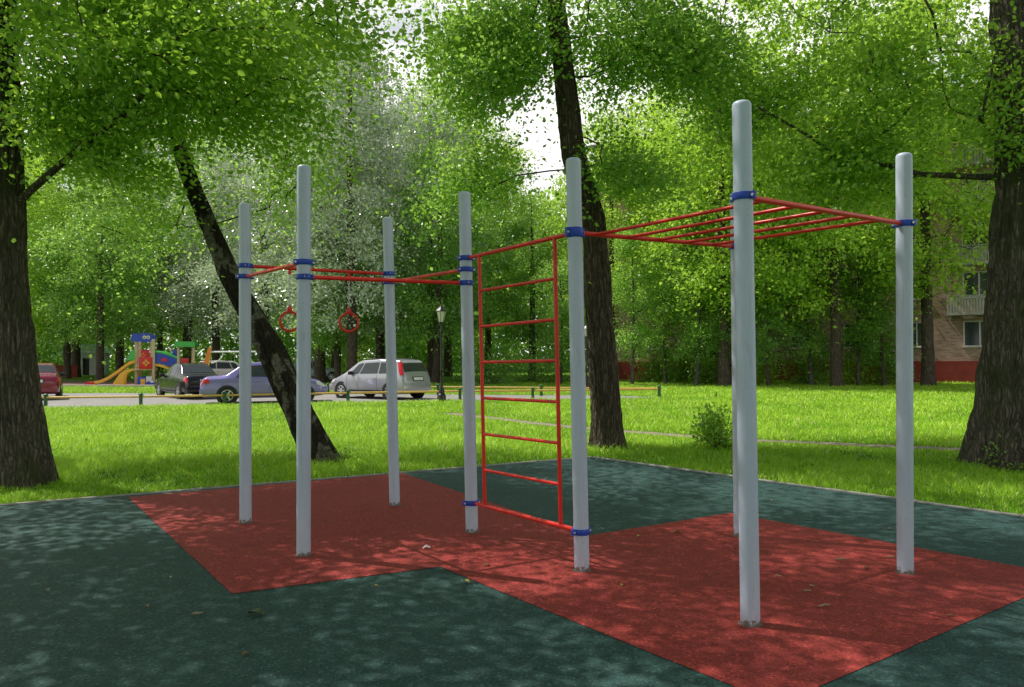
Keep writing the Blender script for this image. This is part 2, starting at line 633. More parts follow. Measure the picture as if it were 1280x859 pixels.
for k in range(1, 9):
    b = G(*BASE[k]); t = W(TOP[k][0], TOP[k][1], b.y)
    H = (t - b).length
    bm = bmesh.new()
    add_lathe(bm, [(PR, -0.05), (PR, H * 0.2), (PR, H * 0.44), (PR, H * 0.449), (PR, H * 0.45), (PR - 0.0008, H * 0.45 + 0.001), (PR - 0.0008, H * 0.45 + 0.004), (PR, H * 0.45 + 0.005), (PR, H * 0.452), (PR, H * 0.46), (PR, H * 0.7), (PR, H - 0.04), (PR, H - 0.03), (PR * 0.97, H - 0.016), (PR * 0.86, H - 0.006), (PR * 0.6, H), (0, H + 0.003)], 40)
    o = obj('pole', bm, M['pole'], frame, True)
    o.location = loc(b)
    o.rotation_euler = (t - b).to_track_quat('Z', 'X').to_euler()
    bm = bmesh.new()
    rr = [(PR + 0.001, 0.018), (PR + 0.008, 0.0175), (PR + 0.015, 0.0168), (PR + 0.017, 0.012)]
    add_lathe(bm, rr, 32)
    for v in bm.verts:
        s = 1 + 0.15 * mnoise.noise(Vector((v.co.x * 30, v.co.y * 30, k)))
        v.co.x *= s; v.co.y *= s
    c = obj('base_ring', bm, M['ringgrey'], frame, True)
    c.location = loc(b)


def clamp(k, py, toward, h=0.046):
    p = on_pole(k, py)
    b = G(*BASE[k]); t = W(TOP[k][0], TOP[k][1], b.y)
    bm = bmesh.new()
    ri, ro = PR + 0.0006, PR + 0.0075
    add_lathe(bm, [(ri, -h / 2), (ro - 0.002, -h / 2), (ro, -h / 2 + 0.003), (ro, h / 2 - 0.003), (ro - 0.002, h / 2), (ri, h / 2)], 36)
    ang = math.atan2(toward.y, toward.x)
    for s in (1, -1):          # split-clamp ears, at right angles to the bar
        e = ang + s * math.pi / 2
        q = Matrix.Rotation(e, 3, 'Z')
        add_box(bm, (math.cos(e) * (ro + 0.010), math.sin(e) * (ro + 0.010), 0), (0.028, 0.030, h * 0.96), q, 0.003)
    # stub that takes the bar
    q = Matrix.Rotation(ang, 3, 'Z')
    add_box(bm, (math.cos(ang) * (ro + 0.004), math.sin(ang) * (ro + 0.004), 0), (0.014, 0.046, h), q, 0.003)
    o = obj('clamp', bm, M['blue_clamp'], frame, True)
    o.location = loc(p)
    o.rotation_euler = (t - b).to_track_quat('Z', 'X').to_euler()
    o.rotation_euler = (0, 0, 0)
    for s in (1, -1):
        e = ang + s * math.pi / 2
        bm = bmesh.new()
        c = Vector((math.cos(e), math.sin(e), 0)) * (ro + 0.012)
        dv = Vector((math.cos(ang), math.sin(ang), 0))
        add_tube(bm, c - dv * 0.0195, c + dv * 0.0195, 0.007, seg=6)
        add_tube(bm, c - dv * 0.017, c + dv * 0.017, 0.0095, seg=14)
        obj('bolt', bm, M['steel'], o)
    return p


def bar(p, q, r=0.0175, name='crossbar', inset=PR + 0.004, parent=frame, end=None):
    d = (q - p).normalized()
    a = p + d * inset; b = q - d * (inset if end is None else end)
    bm = bmesh.new()
    add_tube(bm, loc(a), loc(b), r, seg=20)
    return obj(name, bm, M['red_bar'], parent, True)


def flat(k1, k2):
    return (G(*BASE[k2]) - G(*BASE[k1])).normalized()


# left bay: four high bars
def span(k1, y1, k2, y2, h1=0.046, h2=0.046):
    d = flat(k1, k2)
    a = clamp(k1, y1, d, h1); b = clamp(k2, y2, -d, h2)
    bar(a, b)
    return a, b


span(1, 346, 2, 328)
ringA, ringB = span(1, 332.5, 3, 342.5)
span(2, 346.5, 4, 354)
span(3, 353, 4, 337)
# wall ladder between the fourth and fifth pole
d = flat(4, 5)
la, lb = clamp(4, 323, d), clamp(5, 291, -d, 0.075)
ba, bb = clamp(4, 628, d), clamp(5, 664, -d)
lad = bpy.data.objects.new('wall_ladder', None)
link(lad, frame)
bar(la, lb, name='top_rail', parent=lad)
bar(ba, bb, name='bottom_rail', parent=lad)
span_len = (bb - ba).length
f0, f1 = 0.115, 1 - 0.17


def lerp(a, b, t):
    return a + (b - a) * t


def xfrac(px, py):
    # fraction along the pole-to-pole line that shows at the pixel
    d_ = ray(px, py)
    best, bt = 1e9, 0
    for i in range(1001):
        t_ = i / 1000
        p_ = lerp(ba, bb, t_)
        e = abs((p_.x) - d_.x * p_.y / d_.y)
        if e < best: best, bt = e, t_
    return bt


f0 = xfrac(606, 640); f1 = xfrac(701, 650)
for fr in (f0, f1):
    bm = bmesh.new()
    add_tube(bm, loc(lerp(ba, bb, fr)), loc(lerp(la, lb, fr)), 0.0165, seg=18)
    obj('stile', bm, M['red_bar'], lad, True)
for i in range(1, 7):
    t_ = i / 7
    a = lerp(lerp(ba, bb, f0), lerp(la, lb, f0), t_)
    b = lerp(lerp(ba, bb, f1), lerp(la, lb, f1), t_)
    bm = bmesh.new()
    add_tube(bm, loc(a), loc(b), 0.0135, seg=16)
    obj('rung', bm, M['red_bar'], lad, True)
# overhead ladder over the right bay
mk = bpy.data.objects.new('overhead_ladder', None)
link(mk, frame)
d58, d67 = flat(5, 8), flat(6, 7)
p5 = clamp(5, 290.5, d58, 0.06) if False else on_pole(5, 291)
p8 = clamp(8, 308.5, -d58)
p6 = clamp(6, 246, d67); p7 = clamp(7, 280, -d67)
dd = (p8 - p5).normalized()
bmx = bmesh.new(); add_box(bmx, (0, 0, 0), (0.02, 0.046, 0.06), Matrix.Rotation(math.atan2(dd.y, dd.x), 3, 'Z'), 0.003)
cb_ = obj('clamp', bmx, M['blue_clamp'], frame); cb_.location = loc(p5 + dd * (PR + 0.012))
bar(p5, p8, 0.0185, 'side_rail', PR + 0.014, mk)
bar(p6, p7, 0.0185, 'side_rail', PR + 0.004, mk)
for i in range(5):
    t_ = 0.115 + i * 0.178
    bm = bmesh.new()
    add_tube(bm, loc(lerp(p5, p8, t_)), loc(lerp(p6, p7, t_)), 0.0135, seg=16)
    obj('rung', bm, M['red_bar'], mk, True)

# two rings on chains under the long far bar
def ring_px_t(px):
    best, bt = 1e9, 0
    for i in range(1001):
        p_ = lerp(ringA, ringB, i / 1000)
        d_ = ray(px, 340)
        e = abs(p_.x - d_.x * p_.y / d_.y)
        if e < best: best, bt = e, i / 1000
    return bt


def torus_bm(R0, r0, seg=40, ss=12, axis='Y', squash=1.0):
    bm = bmesh.new()
    g = []
    for i in range(seg):
        a = 2 * math.pi * i / seg
        g.append([bm.verts.new(((R0 + r0 * math.cos(2 * math.pi * j / ss)) * math.cos(a), r0 * math.sin(2 * math.pi * j / ss), (R0 + r0 * math.cos(2 * math.pi * j / ss)) * math.sin(a) * squash)) for j in range(ss)])
    for i in range(seg):
        for j in range(ss):
            bm.faces.new((g[i][j], g[i][(j + 1) % ss], g[(i + 1) % seg][(j + 1) % ss], g[(i + 1) % seg][j]))
    return bm


for px, lab, az in ((436, 'red gymnastic ring hanging on a chain, wholly in view', 0.25), (362, 'red gymnastic ring on a chain, half hidden behind a grey pole', 0.55)):
    t_ = ring_px_t(px)
    pt = lerp(ringA, ringB, t_)
    bm = bmesh.new()
    add_box(bm, loc(pt) + Vector((0, 0, -0.035)), (0.03, 0.012, 0.05), Matrix.Rotation(az, 3, 'Z'), 0.003)
    add_tube(bm, loc(pt) + Vector((0, -0.012, -0.05)), loc(pt) + Vector((0, 0.012, -0.05)), 0.012, seg=12)
    obj('hanger_lug', bm, M['red_bar'], frame, True)
    rg = thing('gymnastic_ring', lab, 'gymnastic ring', (pt.x, pt.y, pt.z - 0.055), az, 'gymnastic rings on the exercise frame')
    bm = bmesh.new()
    z = 0.0
    for i in range(13):
        lk = torus_bm(0.0115, 0.0036, 12, 6, squash=1.5)
        for v in lk.verts:
            if i % 2: v.co.x, v.co.y = v.co.y, v.co.x
            v.co.z += -0.012 - i * 0.0265
        me_ = bpy.data.meshes.new('t'); lk.to_mesh(me_); lk.free(); bm.from_mesh(me_); bpy.data.meshes.remove(me_)
    obj('chain', bm, M['steel'], rg, True)
    zr = -0.012 - 13 * 0.0265 - 0.03
    bm = bmesh.new()
    add_box(bm, (0, 0, zr + 0.01), (0.05, 0.03, 0.055), None, 0.008)
    add_tube(bm, (0, 0, zr + 0.03), (0, 0, zr + 0.055), 0.012, seg=12)
    obj('ring_clip', bm, M['red_bar'], rg, True)
    bm = torus_bm(0.098, 0.0125, 48, 12)
    o = obj('hand_ring', bm, M['red_bar'], rg, True)
    o.location = (0, 0, zr - 0.105)

# ------------------------------------------------------------------ vegetation machinery
def leaf_mesh(name, P, T, N, L, Wd, material, tint, six=True):
    """P points, T axes, N normals (arrays), L lengths"""
    n = len(P)
    T = T / np.linalg.norm(T, axis=1, keepdims=True)
    N = N - T * (N * T).sum(1, keepdims=True)
    N = N / (np.linalg.norm(N, axis=1, keepdims=True) + 1e-9)
    B = np.cross(N, T)
    L = L[:, None]; Wd = Wd[:, None]
    if six:
        v = np.stack([P,
                      P + T * L * 0.30 + B * Wd * 0.46 + N * L * 0.06,
                      P + T * L * 0.66 + B * Wd * 0.40 + N * L * 0.04,
                      P + T * L - N * L * 0.10,
                      P + T * L * 0.66 - B * Wd * 0.40 + N * L * 0.04,
                      P + T * L * 0.30 - B * Wd * 0.46 + N * L * 0.06], 1).reshape(-1, 3)
        base = np.arange(n)[:, None] * 6
        f = np.concatenate([base + np.array([[0, 5, 4, 3]]), base + np.array([[0, 3, 2, 1]])], 0)
        tt = np.repeat(tint, 6)
    else:
        v = np.stack([P, P + T * L * 0.45 + B * Wd * 0.5 + N * L * 0.06, P + T * L - N * L * 0.08, P + T * L * 0.45 - B * Wd * 0.5 + N * L * 0.06], 1).reshape(-1, 3)
        base = np.arange(n)[:, None] * 4
        f = np.concatenate([base + np.array([[0, 3, 2]]), base + np.array([[0, 2, 1]])], 0)
        tt = np.repeat(tint, 4)
    return np_mesh(name, v, f, material, tt)


def spray_leaves(C, out, per, spread, size, droop=0.25, flat_=0.38, tilt=0.55, asp=0.72, tint_c=0.5):
    """leaf arrays round spray centres C"""
    n = len(C)
    cnt = np.maximum(6, (per * rng.uniform(0.3, 1.6, n)).astype(int))
    idx = np.repeat(np.arange(n), cnt)
    m_ = len(idx)
    o = rng.normal(0, 1, (m_, 3))
    ln = np.linalg.norm(o, axis=1, keepdims=True)
    ball = o / ln * (rng.uniform(0, 1, (m_, 1)) ** 0.45) * 1.7
    o = np.where(rng.uniform(0, 1, (m_, 1)) < 0.65, ball, o * 1.25)
    rr = rng.uniform(0.75, 1.25, n)[idx][:, None]
    dvec = out.copy() + rng.normal(0, 0.45, (n, 3)); dvec[:, 2] = -0.30 + rng.normal(0, 0.15, n) - droop * 0.5
    dvec /= np.linalg.norm(dvec, axis=1, keepdims=True)
    svec = np.cross(dvec, np.array([[0, 0, 1.0]])); svec /= np.linalg.norm(svec, axis=1, keepdims=True) + 1e-9
    uvec = np.cross(svec, dvec)
    P = C[idx] + (dvec[idx] * o[:, :1] * 1.35 + svec[idx] * o[:, 1:2] * 0.85 + uvec[idx] * o[:, 2:3] * flat_) * spread * rr
    P[:, 2] -= droop * spread * (o[:, 0] ** 2 + o[:, 1] ** 2) * 0.35
    T = out[idx] * 0.6 + o * 0.5 + rng.normal(0, 0.5, (m_, 3))
    T[:, 2] -= 0.35
    N = np.zeros((m_, 3)); N[:, 2] = 1
    N += rng.normal(0, tilt, (m_, 3))
    L = size * rng.uniform(0.5, 1.3, m_)
    st = rng.uniform(-0.3, 0.3, n)[idx]
    tint = np.clip(tint_c + st + rng.normal(0, 0.26, m_), 0, 1)
    return P, T, N, L, L * asp, tint


def frustums(A, Bp, ra, rb, seg=6):
    d = Bp - A
    d /= np.linalg.norm(d, axis=1, keepdims=True) + 1e-9
    ref = np.where(np.abs(d[:, 2:3]) > 0.9, np.array([[1.0, 0, 0]]), np.array([[0, 0, 1.0]]))
    u = np.cross(d, ref); u /= np.linalg.norm(u, axis=1, keepdims=True)
    v = np.cross(d, u)
    a = np.arange(seg) * 2 * np.pi / seg
    ring = u[:, None, :] * np.cos(a)[None, :, None] + v[:, None, :] * np.sin(a)[None, :, None]
    va = A[:, None, :] + ring * ra[:, None, None]
    vb = Bp[:, None, :] + ring * rb[:, None, None]
    V = np.concatenate([va, vb], 1).reshape(-1, 3)
    base = np.arange(len(A))[:, None] * (2 * seg)
    F_ = []
    for k in range(seg):
        k2 = (k + 1) % seg
        F_.append(base + np.array([[k, k2, seg + k2, seg + k]]))
    return V, np.concatenate(F_, 0)


def trunk_tube(pts, seg=36, dz=0.12, rough=0.09, flare=0.5, fh=0.4, seed=0):
    """bark-rough tube along pts (x,y,z,r)"""
    pts = np.array([tuple(p) for p in pts], float)
    s = np.concatenate([[0], np.cumsum(np.linalg.norm(np.diff(pts[:, :3], axis=0), axis=1))])
    n = max(4, int(s[-1] / dz))
    q = np.linspace(0, s[-1], n)
    # smooth the path a little
    Pn = np.stack([np.interp(q, s, pts[:, i]) for i in range(4)], 1)
    for _ in range(6):
        Pn[1:-1] = 0.25 * Pn[:-2] + 0.5 * Pn[1:-1] + 0.25 * Pn[2:]
    V = np.zeros((n, seg, 3))
    for i in range(n):
        hgt = q[i]
        for k in range(seg):
            a = 2 * math.pi * k / seg
            ca, sa = math.cos(a), math.sin(a)
            r_ = Pn[i, 3]
            e = 1 + rough * mnoise.noise(Vector((ca * 5 + seed, sa * 5, hgt * 0.9))) * 1.6 + rough * 0.7 * mnoise.noise(Vector((ca * 11, sa * 11 + seed, hgt * 2.2)))
            if seg > 30:
                wv = 0.35 * mnoise.noise(Vector((ca * 2, sa * 2, hgt * 1.3 + seed)))
                rg_ = 1 - abs(mnoise.noise(Vector((math.cos(a + wv) * 9, math.sin(a + wv) * 9 + seed, hgt * 1.1)))) * 2.2
                e += 0.07 * max(-0.6, rg_) - 0.03
            fl = math.exp(-hgt / fh)
            e += flare * fl * (0.7 + 0.8 * mnoise.noise(Vector((ca * 1.6, sa * 1.6, seed * 3.1))))
            V[i, k] = (Pn[i, 0] + ca * r_ * e, Pn[i, 1] + sa * r_ * e, Pn[i, 2])
    idx = np.arange(n * seg).reshape(n, seg)
    f = np.stack([idx[:-1], np.roll(idx, -1, 1)[:-1], np.roll(idx, -1, 1)[1:], idx[1:]], -1).reshape(-1, 4)
    return V.reshape(-1, 3), f


def sample_crown(ells, gap=0.0, gscale=0.5, seed=0):
    C = []
    for (c, r, n) in ells:
        k = 0
        tries = 0
        while k < n and tries < n * 30:
            tries += 1
            v = rng.normal(0, 1, 3); v /= np.linalg.norm(v)
            rad = rng.uniform(0.25, 1.0) ** 0.55
            p = np.array(c) + v * rad * np.array(r)
            if mnoise.noise(Vector(p * gscale) + Vector((seed * 7.3, 0, 0))) < gap:
                continue
            C.append(p); k += 1
    return np.array(C)


def make_tree(name, label, cat, base, trunk, ells, per, spread, leaf, lm, bmat, limbs=(), group=None, gap=-0.12, gscale=0.45, six=True,
              first=0.35, twig=0.008, seg=84, dz=0.06, flare=0.5, droop=0.25, flat_=0.38, rough=0.12, seed=1, tilt=0.55, asp=0.72, fh=0.4, clear=None):
    """trunk: world points (x,y,z,r); everything is stored relative to base"""
    b = np.array(base, float)
    root = thing(name, label, cat, tuple(b), 0, group)
    tp = [(p[0] - b[0], p[1] - b[1], p[2] - b[2], p[3]) for p in trunk]
    Vt, Ft = trunk_tube(tp, seg, dz, rough, flare, fh, seed)
    C = sample_crown(ells, gap, gscale, seed) - b
    if clear is not None:
        C = np.array([c for c in C if clear(c + b)])
    # branch graph
    nodes = []; par = []; rad = []
    tpa = np.array(tp)
    hs = np.concatenate([[0], np.cumsum(np.linalg.norm(np.diff(tpa[:, :3], axis=0), axis=1))])
    q = np.arange(hs[-1] * first, hs[-1], 0.35)
    for x in q:
        nodes.append([np.interp(x, hs, tpa[:, i]) for i in range(3)]); par.append(-1); rad.append(np.interp(x, hs, tpa[:, 3]))
    ntr = len(nodes)
    for lb_ in limbs:
        prev = -1
        for (x, y, z, r_) in lb_:
            nodes.append([x - b[0], y - b[1], z - b[2]]); par.append(prev); rad.append(r_); prev = len(nodes) - 1
    nfix = len(nodes)
    nd_ = np.array(nodes)
    axd = np.array([np.min(np.linalg.norm(nd_[:, :3] - c, axis=1)) for c in C])
    for c in C[np.argsort(axd)]:
        A = np.array(nodes)
        dv = c - A
        dist = np.linalg.norm(dv, axis=1)
        cost = dist + 0.9 * np.maximum(0, A[:, 2] - c[2] + 0.15 * dist) + np.where(np.arange(len(A)) < ntr, 0.25, 0.0)
        j = int(np.argmin(cost))
        p0 = A[j]
        n_ = max(2, int(dist[j] / 0.45))
        prev = j
        side = rng.normal(0, 0.06, 3) * dist[j]
        for i in range(1, n_ + 1):
            t_ = i / n_
            arch = math.sin(math.pi * t_)
            p = p0 + dv[j] * t_ + side * arch + np.array([0, 0, 0.07 * dist[j] * arch]) + rng.normal(0, 0.025, 3)
            nodes.append(list(p)); par.append(prev); rad.append(0.0); prev = len(nodes) - 1
    n = len(nodes)
    area = np.zeros(n)
    child = np.zeros(n, int)
    for i in range(n):
        if par[i] >= 0: child[par[i]] += 1
    for i in range(n - 1, -1, -1):
        if i >= nfix:
            if child[i] == 0: area[i] = twig ** 2.4
            area[i] = max(area[i], twig ** 2.4)
            r_ = area[i] ** (1 / 2.4)
            rad[i] = min(r_, 0.16)
            if par[i] >= nfix: area[par[i]] += area[i] * 0.92
    A, Bp, ra, rb = [], [], [], []
    for i in range(n):
        j = par[i]
        if j >= 0:
            A.append(nodes[j]); Bp.append(nodes[i])
            r0 = rad[j] if not (i >= nfix and j < nfix) else min(rad[j], rad[i] * 1.25)
            ra.append(r0); rb.append(rad[i])
    if A:
        Vb, Fb = frustums(np.array(A), np.array(Bp), np.array(ra), np.array(rb), 6 if six else 4)
        V = np.concatenate([Vt, Vb]); Fc = np.concatenate([Ft, Fb + len(Vt)])
    else:
        V, Fc = Vt, Ft
    me = np_mesh('trunk', V, Fc, bmat, smooth=True)
    link(bpy.data.objects.new('trunk', me), root)
    out = C.copy(); out[:, 2] *= 0.15
    out /= np.linalg.norm(out, axis=1, keepdims=True) + 1e-6
    P, T, N, L, Wd, tint = spray_leaves(C, out, per, spread, leaf, droop, flat_, tilt, asp)
    me = leaf_mesh('crown', P, T, N, L, Wd, lm, tint, six)
    link(bpy.data.objects.new('crown', me), root)
    return root


def pxpath(lst, d0, d1):
    n = len(lst)
    out = []
    for i, (px, py, wpx) in enumerate(lst):
        dep = d0 + (d1 - d0) * i / max(1, n - 1)
        p = W(px, py, dep)
        out.append((p.x, p.y, max(p.z, 0.0) if i else 0.0, wpx / 2 / F * dep))
    return out


def extend(path, pts):
    return path + pts


# --- near trees
def proj(p):
    v = Vector(p) - Vector((0, 0, HC))
    d = v.dot(D_)
    return 640 + F * v.dot(RIGHT) / d, 429.5 - F * v.dot(UP) / d


BIRCH_AXIS = [(358, 481), (335, 430), (314, 391), (293, 355), (271, 300), (247, 250), (226, 200), (214, 165)]


def open_sight(p):       # crowns thin out round the two left trunks
    x_, y_ = proj(p)
    if p[1] < 13.0:
        for a_, b_ in BIRCH_AXIS:
            if abs(x_ - a_) < 34 and abs(y_ - b_) < 34: return False
        if p[1] < 10.6 and x_ < 46 and 40 < y_ < 430: return False
    return True


# left maple
bL = G(36, 606)
tL = pxpath([(36, 606, 50), (27, 540, 50), (16, 450, 47), (8, 350, 43), (4, 240, 42), (2, 120, 39), (0, 0, 36)], bL.y, bL.y)
x, y, z, r_ = tL[-1]
tL = tL + [(x - 0.1, y, z + 2.0, r_ * 0.85), (x + 0.1, y - 0.2, z + 4.5, r_ * 0.55), (x, y, z + 7, 0.06)]
limbL = pxpath([(12, 262, 11), (50, 228, 9), (105, 180, 8), (152, 146, 7), (190, 108, 6), (230, 80, 5), (285, 8, 3.5)], bL.y, bL.y - 0.7)
limbL[0] = (limbL[0][0], limbL[0][1], W(12, 262, bL.y).z, limbL[0][3])
make_tree('maple_tree', 'thick grey-brown tree trunk at the left edge with a leafy limb reaching right', 'tree', bL, tL,
          [((-4.8, 9.1, 9.1), (5.0, 4.7, 2.3), 84), ((-2.3, 6.9, 8.1), (3.0, 3.0, 1.5), 36), ((-2.1, 8.0, 5.25), (0.7, 0.4, 0.3), 7), ((-5.6, 9.4, 12.5), (2.5, 2.5, 2.0), 20), ((-4.7, 10.3, 5.6), (2.3, 1.3, 1.4), 84), ((-5.3, 9.9, 4.7), (1.0, 0.6, 0.6), 18), ((-4.2, 8.6, 5.5), (1.2, 0.9, 0.8), 16)],
          380, 0.42, 0.074, M['leaf_near'], M['bark_grey'], clear=open_sight, limbs=[limbL], first=0.42, seed=2, flare=0.35, gap=-0.5, gscale=1.0, tilt=0.75)
# leaning birch
bB = G(402, 577)
tB = pxpath([(402, 577, 41), (381, 530, 37), (358, 481, 35), (335, 430, 33), (313, 391, 29), (291, 352, 26), (269, 300, 23), (247, 250, 21), (228, 200, 18), (217, 150, 16)], bB.y, bB.y + 0.6)
x, y, z, r_ = tB[-1]
tB = tB + [(x - 0.45, y + 0.1, z + 1.6, r_ * 0.8), (x - 0.7, y + 0.2, z + 3.5, r_ * 0.5), (x - 0.7, y + 0.2, z + 5.2, 0.03)]
make_tree('birch_tree', 'leaning dark birch with white bark patches, growing out of the lawn', 'tree', bB, tB,
          [((-6.1, 12.9, 7.8), (3.2, 3.0, 3.2), 110), ((-5.2, 12.7, 4.7), (2.2, 1.2, 1.4), 66), ((-4.7, 12.4, 6.6), (1.5, 1.2, 1.3), 30)],
          170, 0.40, 0.07, M['leaf_birch'], M['bark_birch'], clear=open_sight, first=0.5, seed=5, flare=0.35, fh=0.3, droop=0.7, gap=0.0, gscale=0.7, tilt=0.8)
# middle tree
bM = G(759, 561)
tM = pxpath([(759, 561, 38), (757, 500, 36), (748, 380, 32), (742, 270, 28), (718, 200, 28), (706, 100, 26), (694, 0, 23)], bM.y, bM.y)
x, y, z, r_ = tM[-1]
tM = tM + [(x - 0.3, y, z + 2.2, r_ * 0.8), (x - 0.3, y + 0.1, z + 4.2, r_ * 0.5), (x - 0.2, y, z + 6, 0.05)]
make_tree('elm_tree', 'tall dark straight tree just behind the far corner of the rubber ground', 'tree', bM, tM,
          [((0.9, 13.6, 10.3), (4.2, 4.2, 3.6), 170), ((-0.6, 13.6, 6.6), (1.35, 1.3, 1.5), 50), ((2.7, 13.4, 6.3), (1.5, 1.3, 1.4), 46), ((1.9, 13.2, 4.9), (0.7, 0.7, 0.6), 12), ((-0.3, 13.4, 4.9), (0.9, 0.8, 0.6), 14)],
          300, 0.42, 0.08, M['leaf_mid'], M['bark_brown'], first=0.4, seed=8, flare=0.3, fh=0.25, gap=0.0, gscale=0.6, tilt=0.7,
          clear=lambda p: not (0.05 < p[0] < 1.05 and 4.6 < p[2] < 6.3))
# right tree
bR = G(1258, 583)
tR = pxpath([(1258, 583, 74), (1266, 500, 70), (1270, 400, 66), (1276, 300, 62), (1281, 220, 60), (1276, 100, 56), (1270, 0, 52)], bR.y, bR.y)
x, y, z, r_ = tR[-1]
tR = tR + [(x + 0.1, y, z + 2, r_ * 0.8), (x, y + 0.2, z + 4.5, r_ * 0.5), (x, y, z + 7, 0.06)]
limbR = pxpath([(1275, 222, 10), (1215, 221, 8), (1150, 218, 7), (1092, 202, 6), (1040, 190, 5), (1008, 168, 4), (950, 135, 3)], bR.y, bR.y + 0.6)
limbR[0] = (limbR[0][0], limbR[0][1], W(1275, 222, bR.y).z, limbR[0][3])
make_tree('lime_tree', 'massive furrowed trunk at the right edge with one long bough to the left', 'tree', bR, tR,
          [((7.6, 12.4, 10.6), (4.8, 4.6, 3.9), 190), ((5.4, 11.9, 5.6), (1.9, 1.2, 0.9), 44), ((7.3, 11.2, 5.4), (0.9, 0.8, 1.0), 20), ((5.8, 11.5, 4.6), (1.4, 0.6, 0.55), 26)],
          210, 0.42, 0.08, M['leaf_near'], M['bark_grey'], limbs=[limbR], first=0.5, seed=12, flare=0.6, rough=0.13, fh=0.5)
# tree beside the camera, out of the frame, whose crown shades the pad
make_tree('shade_tree', 'broad tree left of the rubber ground whose crown shades it', 'tree', (-10.8, 3.6, 0),
          [(-10.8, 3.6, 0, 0.34), (-10.7, 3.6, 3, 0.3), (-10.2, 3.7, 7, 0.2), (-10.0, 3.7, 12.5, 0.04)],
          [((-7.6, 3.4, 7.7), (4.8, 5.2, 2.0), 92), ((-9.2, 8.2, 7.9), (3.2, 3.2, 1.8), 34), ((-10.2, 12.7, 8.2), (2.6, 2.0, 1.6), 22), ((-10, 4, 11), (3, 3, 2), 24)],
          400, 0.44, 0.105, M['leaf_near'], M['bark_grey'], first=0.5, seed=22, flare=0.35, gap=-0.5, gscale=1.0, tilt=0.75)

# --- trees beyond the road
def proto(name, h, r0, ells, per, spread, leaf, lm, bmk, seed, **kw):
    tk = [(0, 0, 0, r0), (0.1 * seed % 0.3, 0.05, h * 0.3, r0 * 0.8), (0.1, 0.1, h * 0.65, r0 * 0.5), (0, 0, h * 0.97, 0.03)]
    return make_tree(name, name, 'tree', (0, 0, 0), tk, ells, per, spread, leaf, lm, M[bmk], six=False, seg=14, dz=0.5, seed=seed, flare=0.3, twig=0.012, **kw)


PT = {}
PT['poplar'] = proto('poplar_tree', 24, 0.36, [((0, 0, 7.5), (4.2, 4.2, 4.0), 150), ((0, 0, 13.5), (4.6, 4.6, 5.0), 220), ((0, 0, 20), (3.0, 3.0, 4.4), 110)], 95, 0.62, 0.19, M['leaf_poplar'], 'bark_brown', 3, first=0.15, gap=-0.02, gscale=0.5, tilt=1.2)
PT['maple'] = proto('maple_tree', 21, 0.30, [((0, 0, 8), (4.6, 4.6, 4.2), 170), ((0, 0, 14), (5.2, 5.2, 5.0), 240), ((0, 0, 19), (3.4, 3.4, 3.0), 70)], 90, 0.62, 0.20, M['leaf_bright'], 'bark_brown', 6, first=0.18, gap=-0.05, gscale=0.45)
PT['dark'] = proto('lime_tree', 17, 0.33, [((0, 0, 6.5), (4.6, 4.6, 3.2), 170), ((0, 0, 11), (4.8, 4.8, 4.2), 190), ((0, 0, 15), (2.8, 2.8, 2.4), 50)], 90, 0.6, 0.20, M['leaf_dark'], 'bark_brown', 9, first=0.18, gap=-0.05, gscale=0.5)
PT['slim'] = proto('birch_tree', 10, 0.11, [((0, 0, 3.6), (1.5, 1.5, 2.0), 60), ((0, 0, 6.5), (1.7, 1.7, 2.6), 80), ((0, 0, 9), (1.0, 1.0, 1.6), 30)], 90, 0.36, 0.13, M['leaf_mid'], 'bark_pale', 11, first=0.2, gap=-0.1, gscale=0.8)
PT['slimdark'] = proto('young_lime_tree', 9, 0.13, [((0, 0, 3.4), (1.9, 1.9, 2.2), 80), ((0, 0, 6.5), (1.8, 1.8, 2.4), 80)], 90, 0.4, 0.14, M['leaf_dark'], 'bark_brown', 14, first=0.2, gap=-0.1, gscale=0.8)
used = set()


def place(kind, px, depth, s, label, group=None, rz=None, lean=0.0, sz=1.0):
    src = PT[kind]
    if kind in used:
        o = copy_tree(src)
    else:
        o = src; used.add(kind)
    x = (px - 640) / F * depth
    o.location = (x, depth, 0)
    o.rotation_euler = (0, lean, random.uniform(0, 6.28) if rz is None else rz)
    o.scale = (s, s, s * sz)
    o['label'] = label
    if group: o['group'] = group
    return o


GB = 'trees beyond the road'
place('poplar', 400, 49, 1.0, 'tall silvery poplar right behind the leaning birch trunk', GB)
place('poplar', 330, 55, 1.05, 'silvery tree with pale leaves behind the two leftmost grey poles', GB)
place('maple', 560, 64, 1.15, 'tall bright tree top between the silvery poplars and the dark straight trunk', GB)
place('maple', 95, 68, 1.25, 'tall light green tree top above the small white building', GB)
place('poplar', 235, 70, 1.2, 'tall grey green tree top behind the upper end of the leaning birch', GB)
place('poplar', 420, 66, 1.15, 'tall grey green tree top behind the second and third poles', GB)
place('poplar', 440, 44, 0.9, 'silvery poplar between the hanging rings and the third pole', GB)
place('poplar', 540, 52, 0.85, 'silvery tree behind the fourth grey pole', GB)
place('poplar', 475, 56, 0.95, 'highest silvery poplar top, left of the patch of sky', GB)
place('poplar', 270, 62, 0.9, 'pale silvery tree behind the green roofed play tower', GB)
place('dark', 422, 47, 0.62, 'low dark spreading tree behind the hanging rings', GB)
place('dark', 545, 46, 0.80, 'dark tree with a thick brown trunk behind the lamp post', GB, lean=0.12)
place('dark', 125, 55, 0.85, 'dark round crowned tree left of the yellow slide', GB)
place('dark', 84, 63, 0.9, 'dark tree with a stout trunk behind the maroon car', GB)
place('maple', 200, 72, 0.9, 'yellow green tree lit by sun behind the playground', GB)
place('dark', 30, 70, 1.0, 'shaded tree behind the trunk at the left edge', GB)
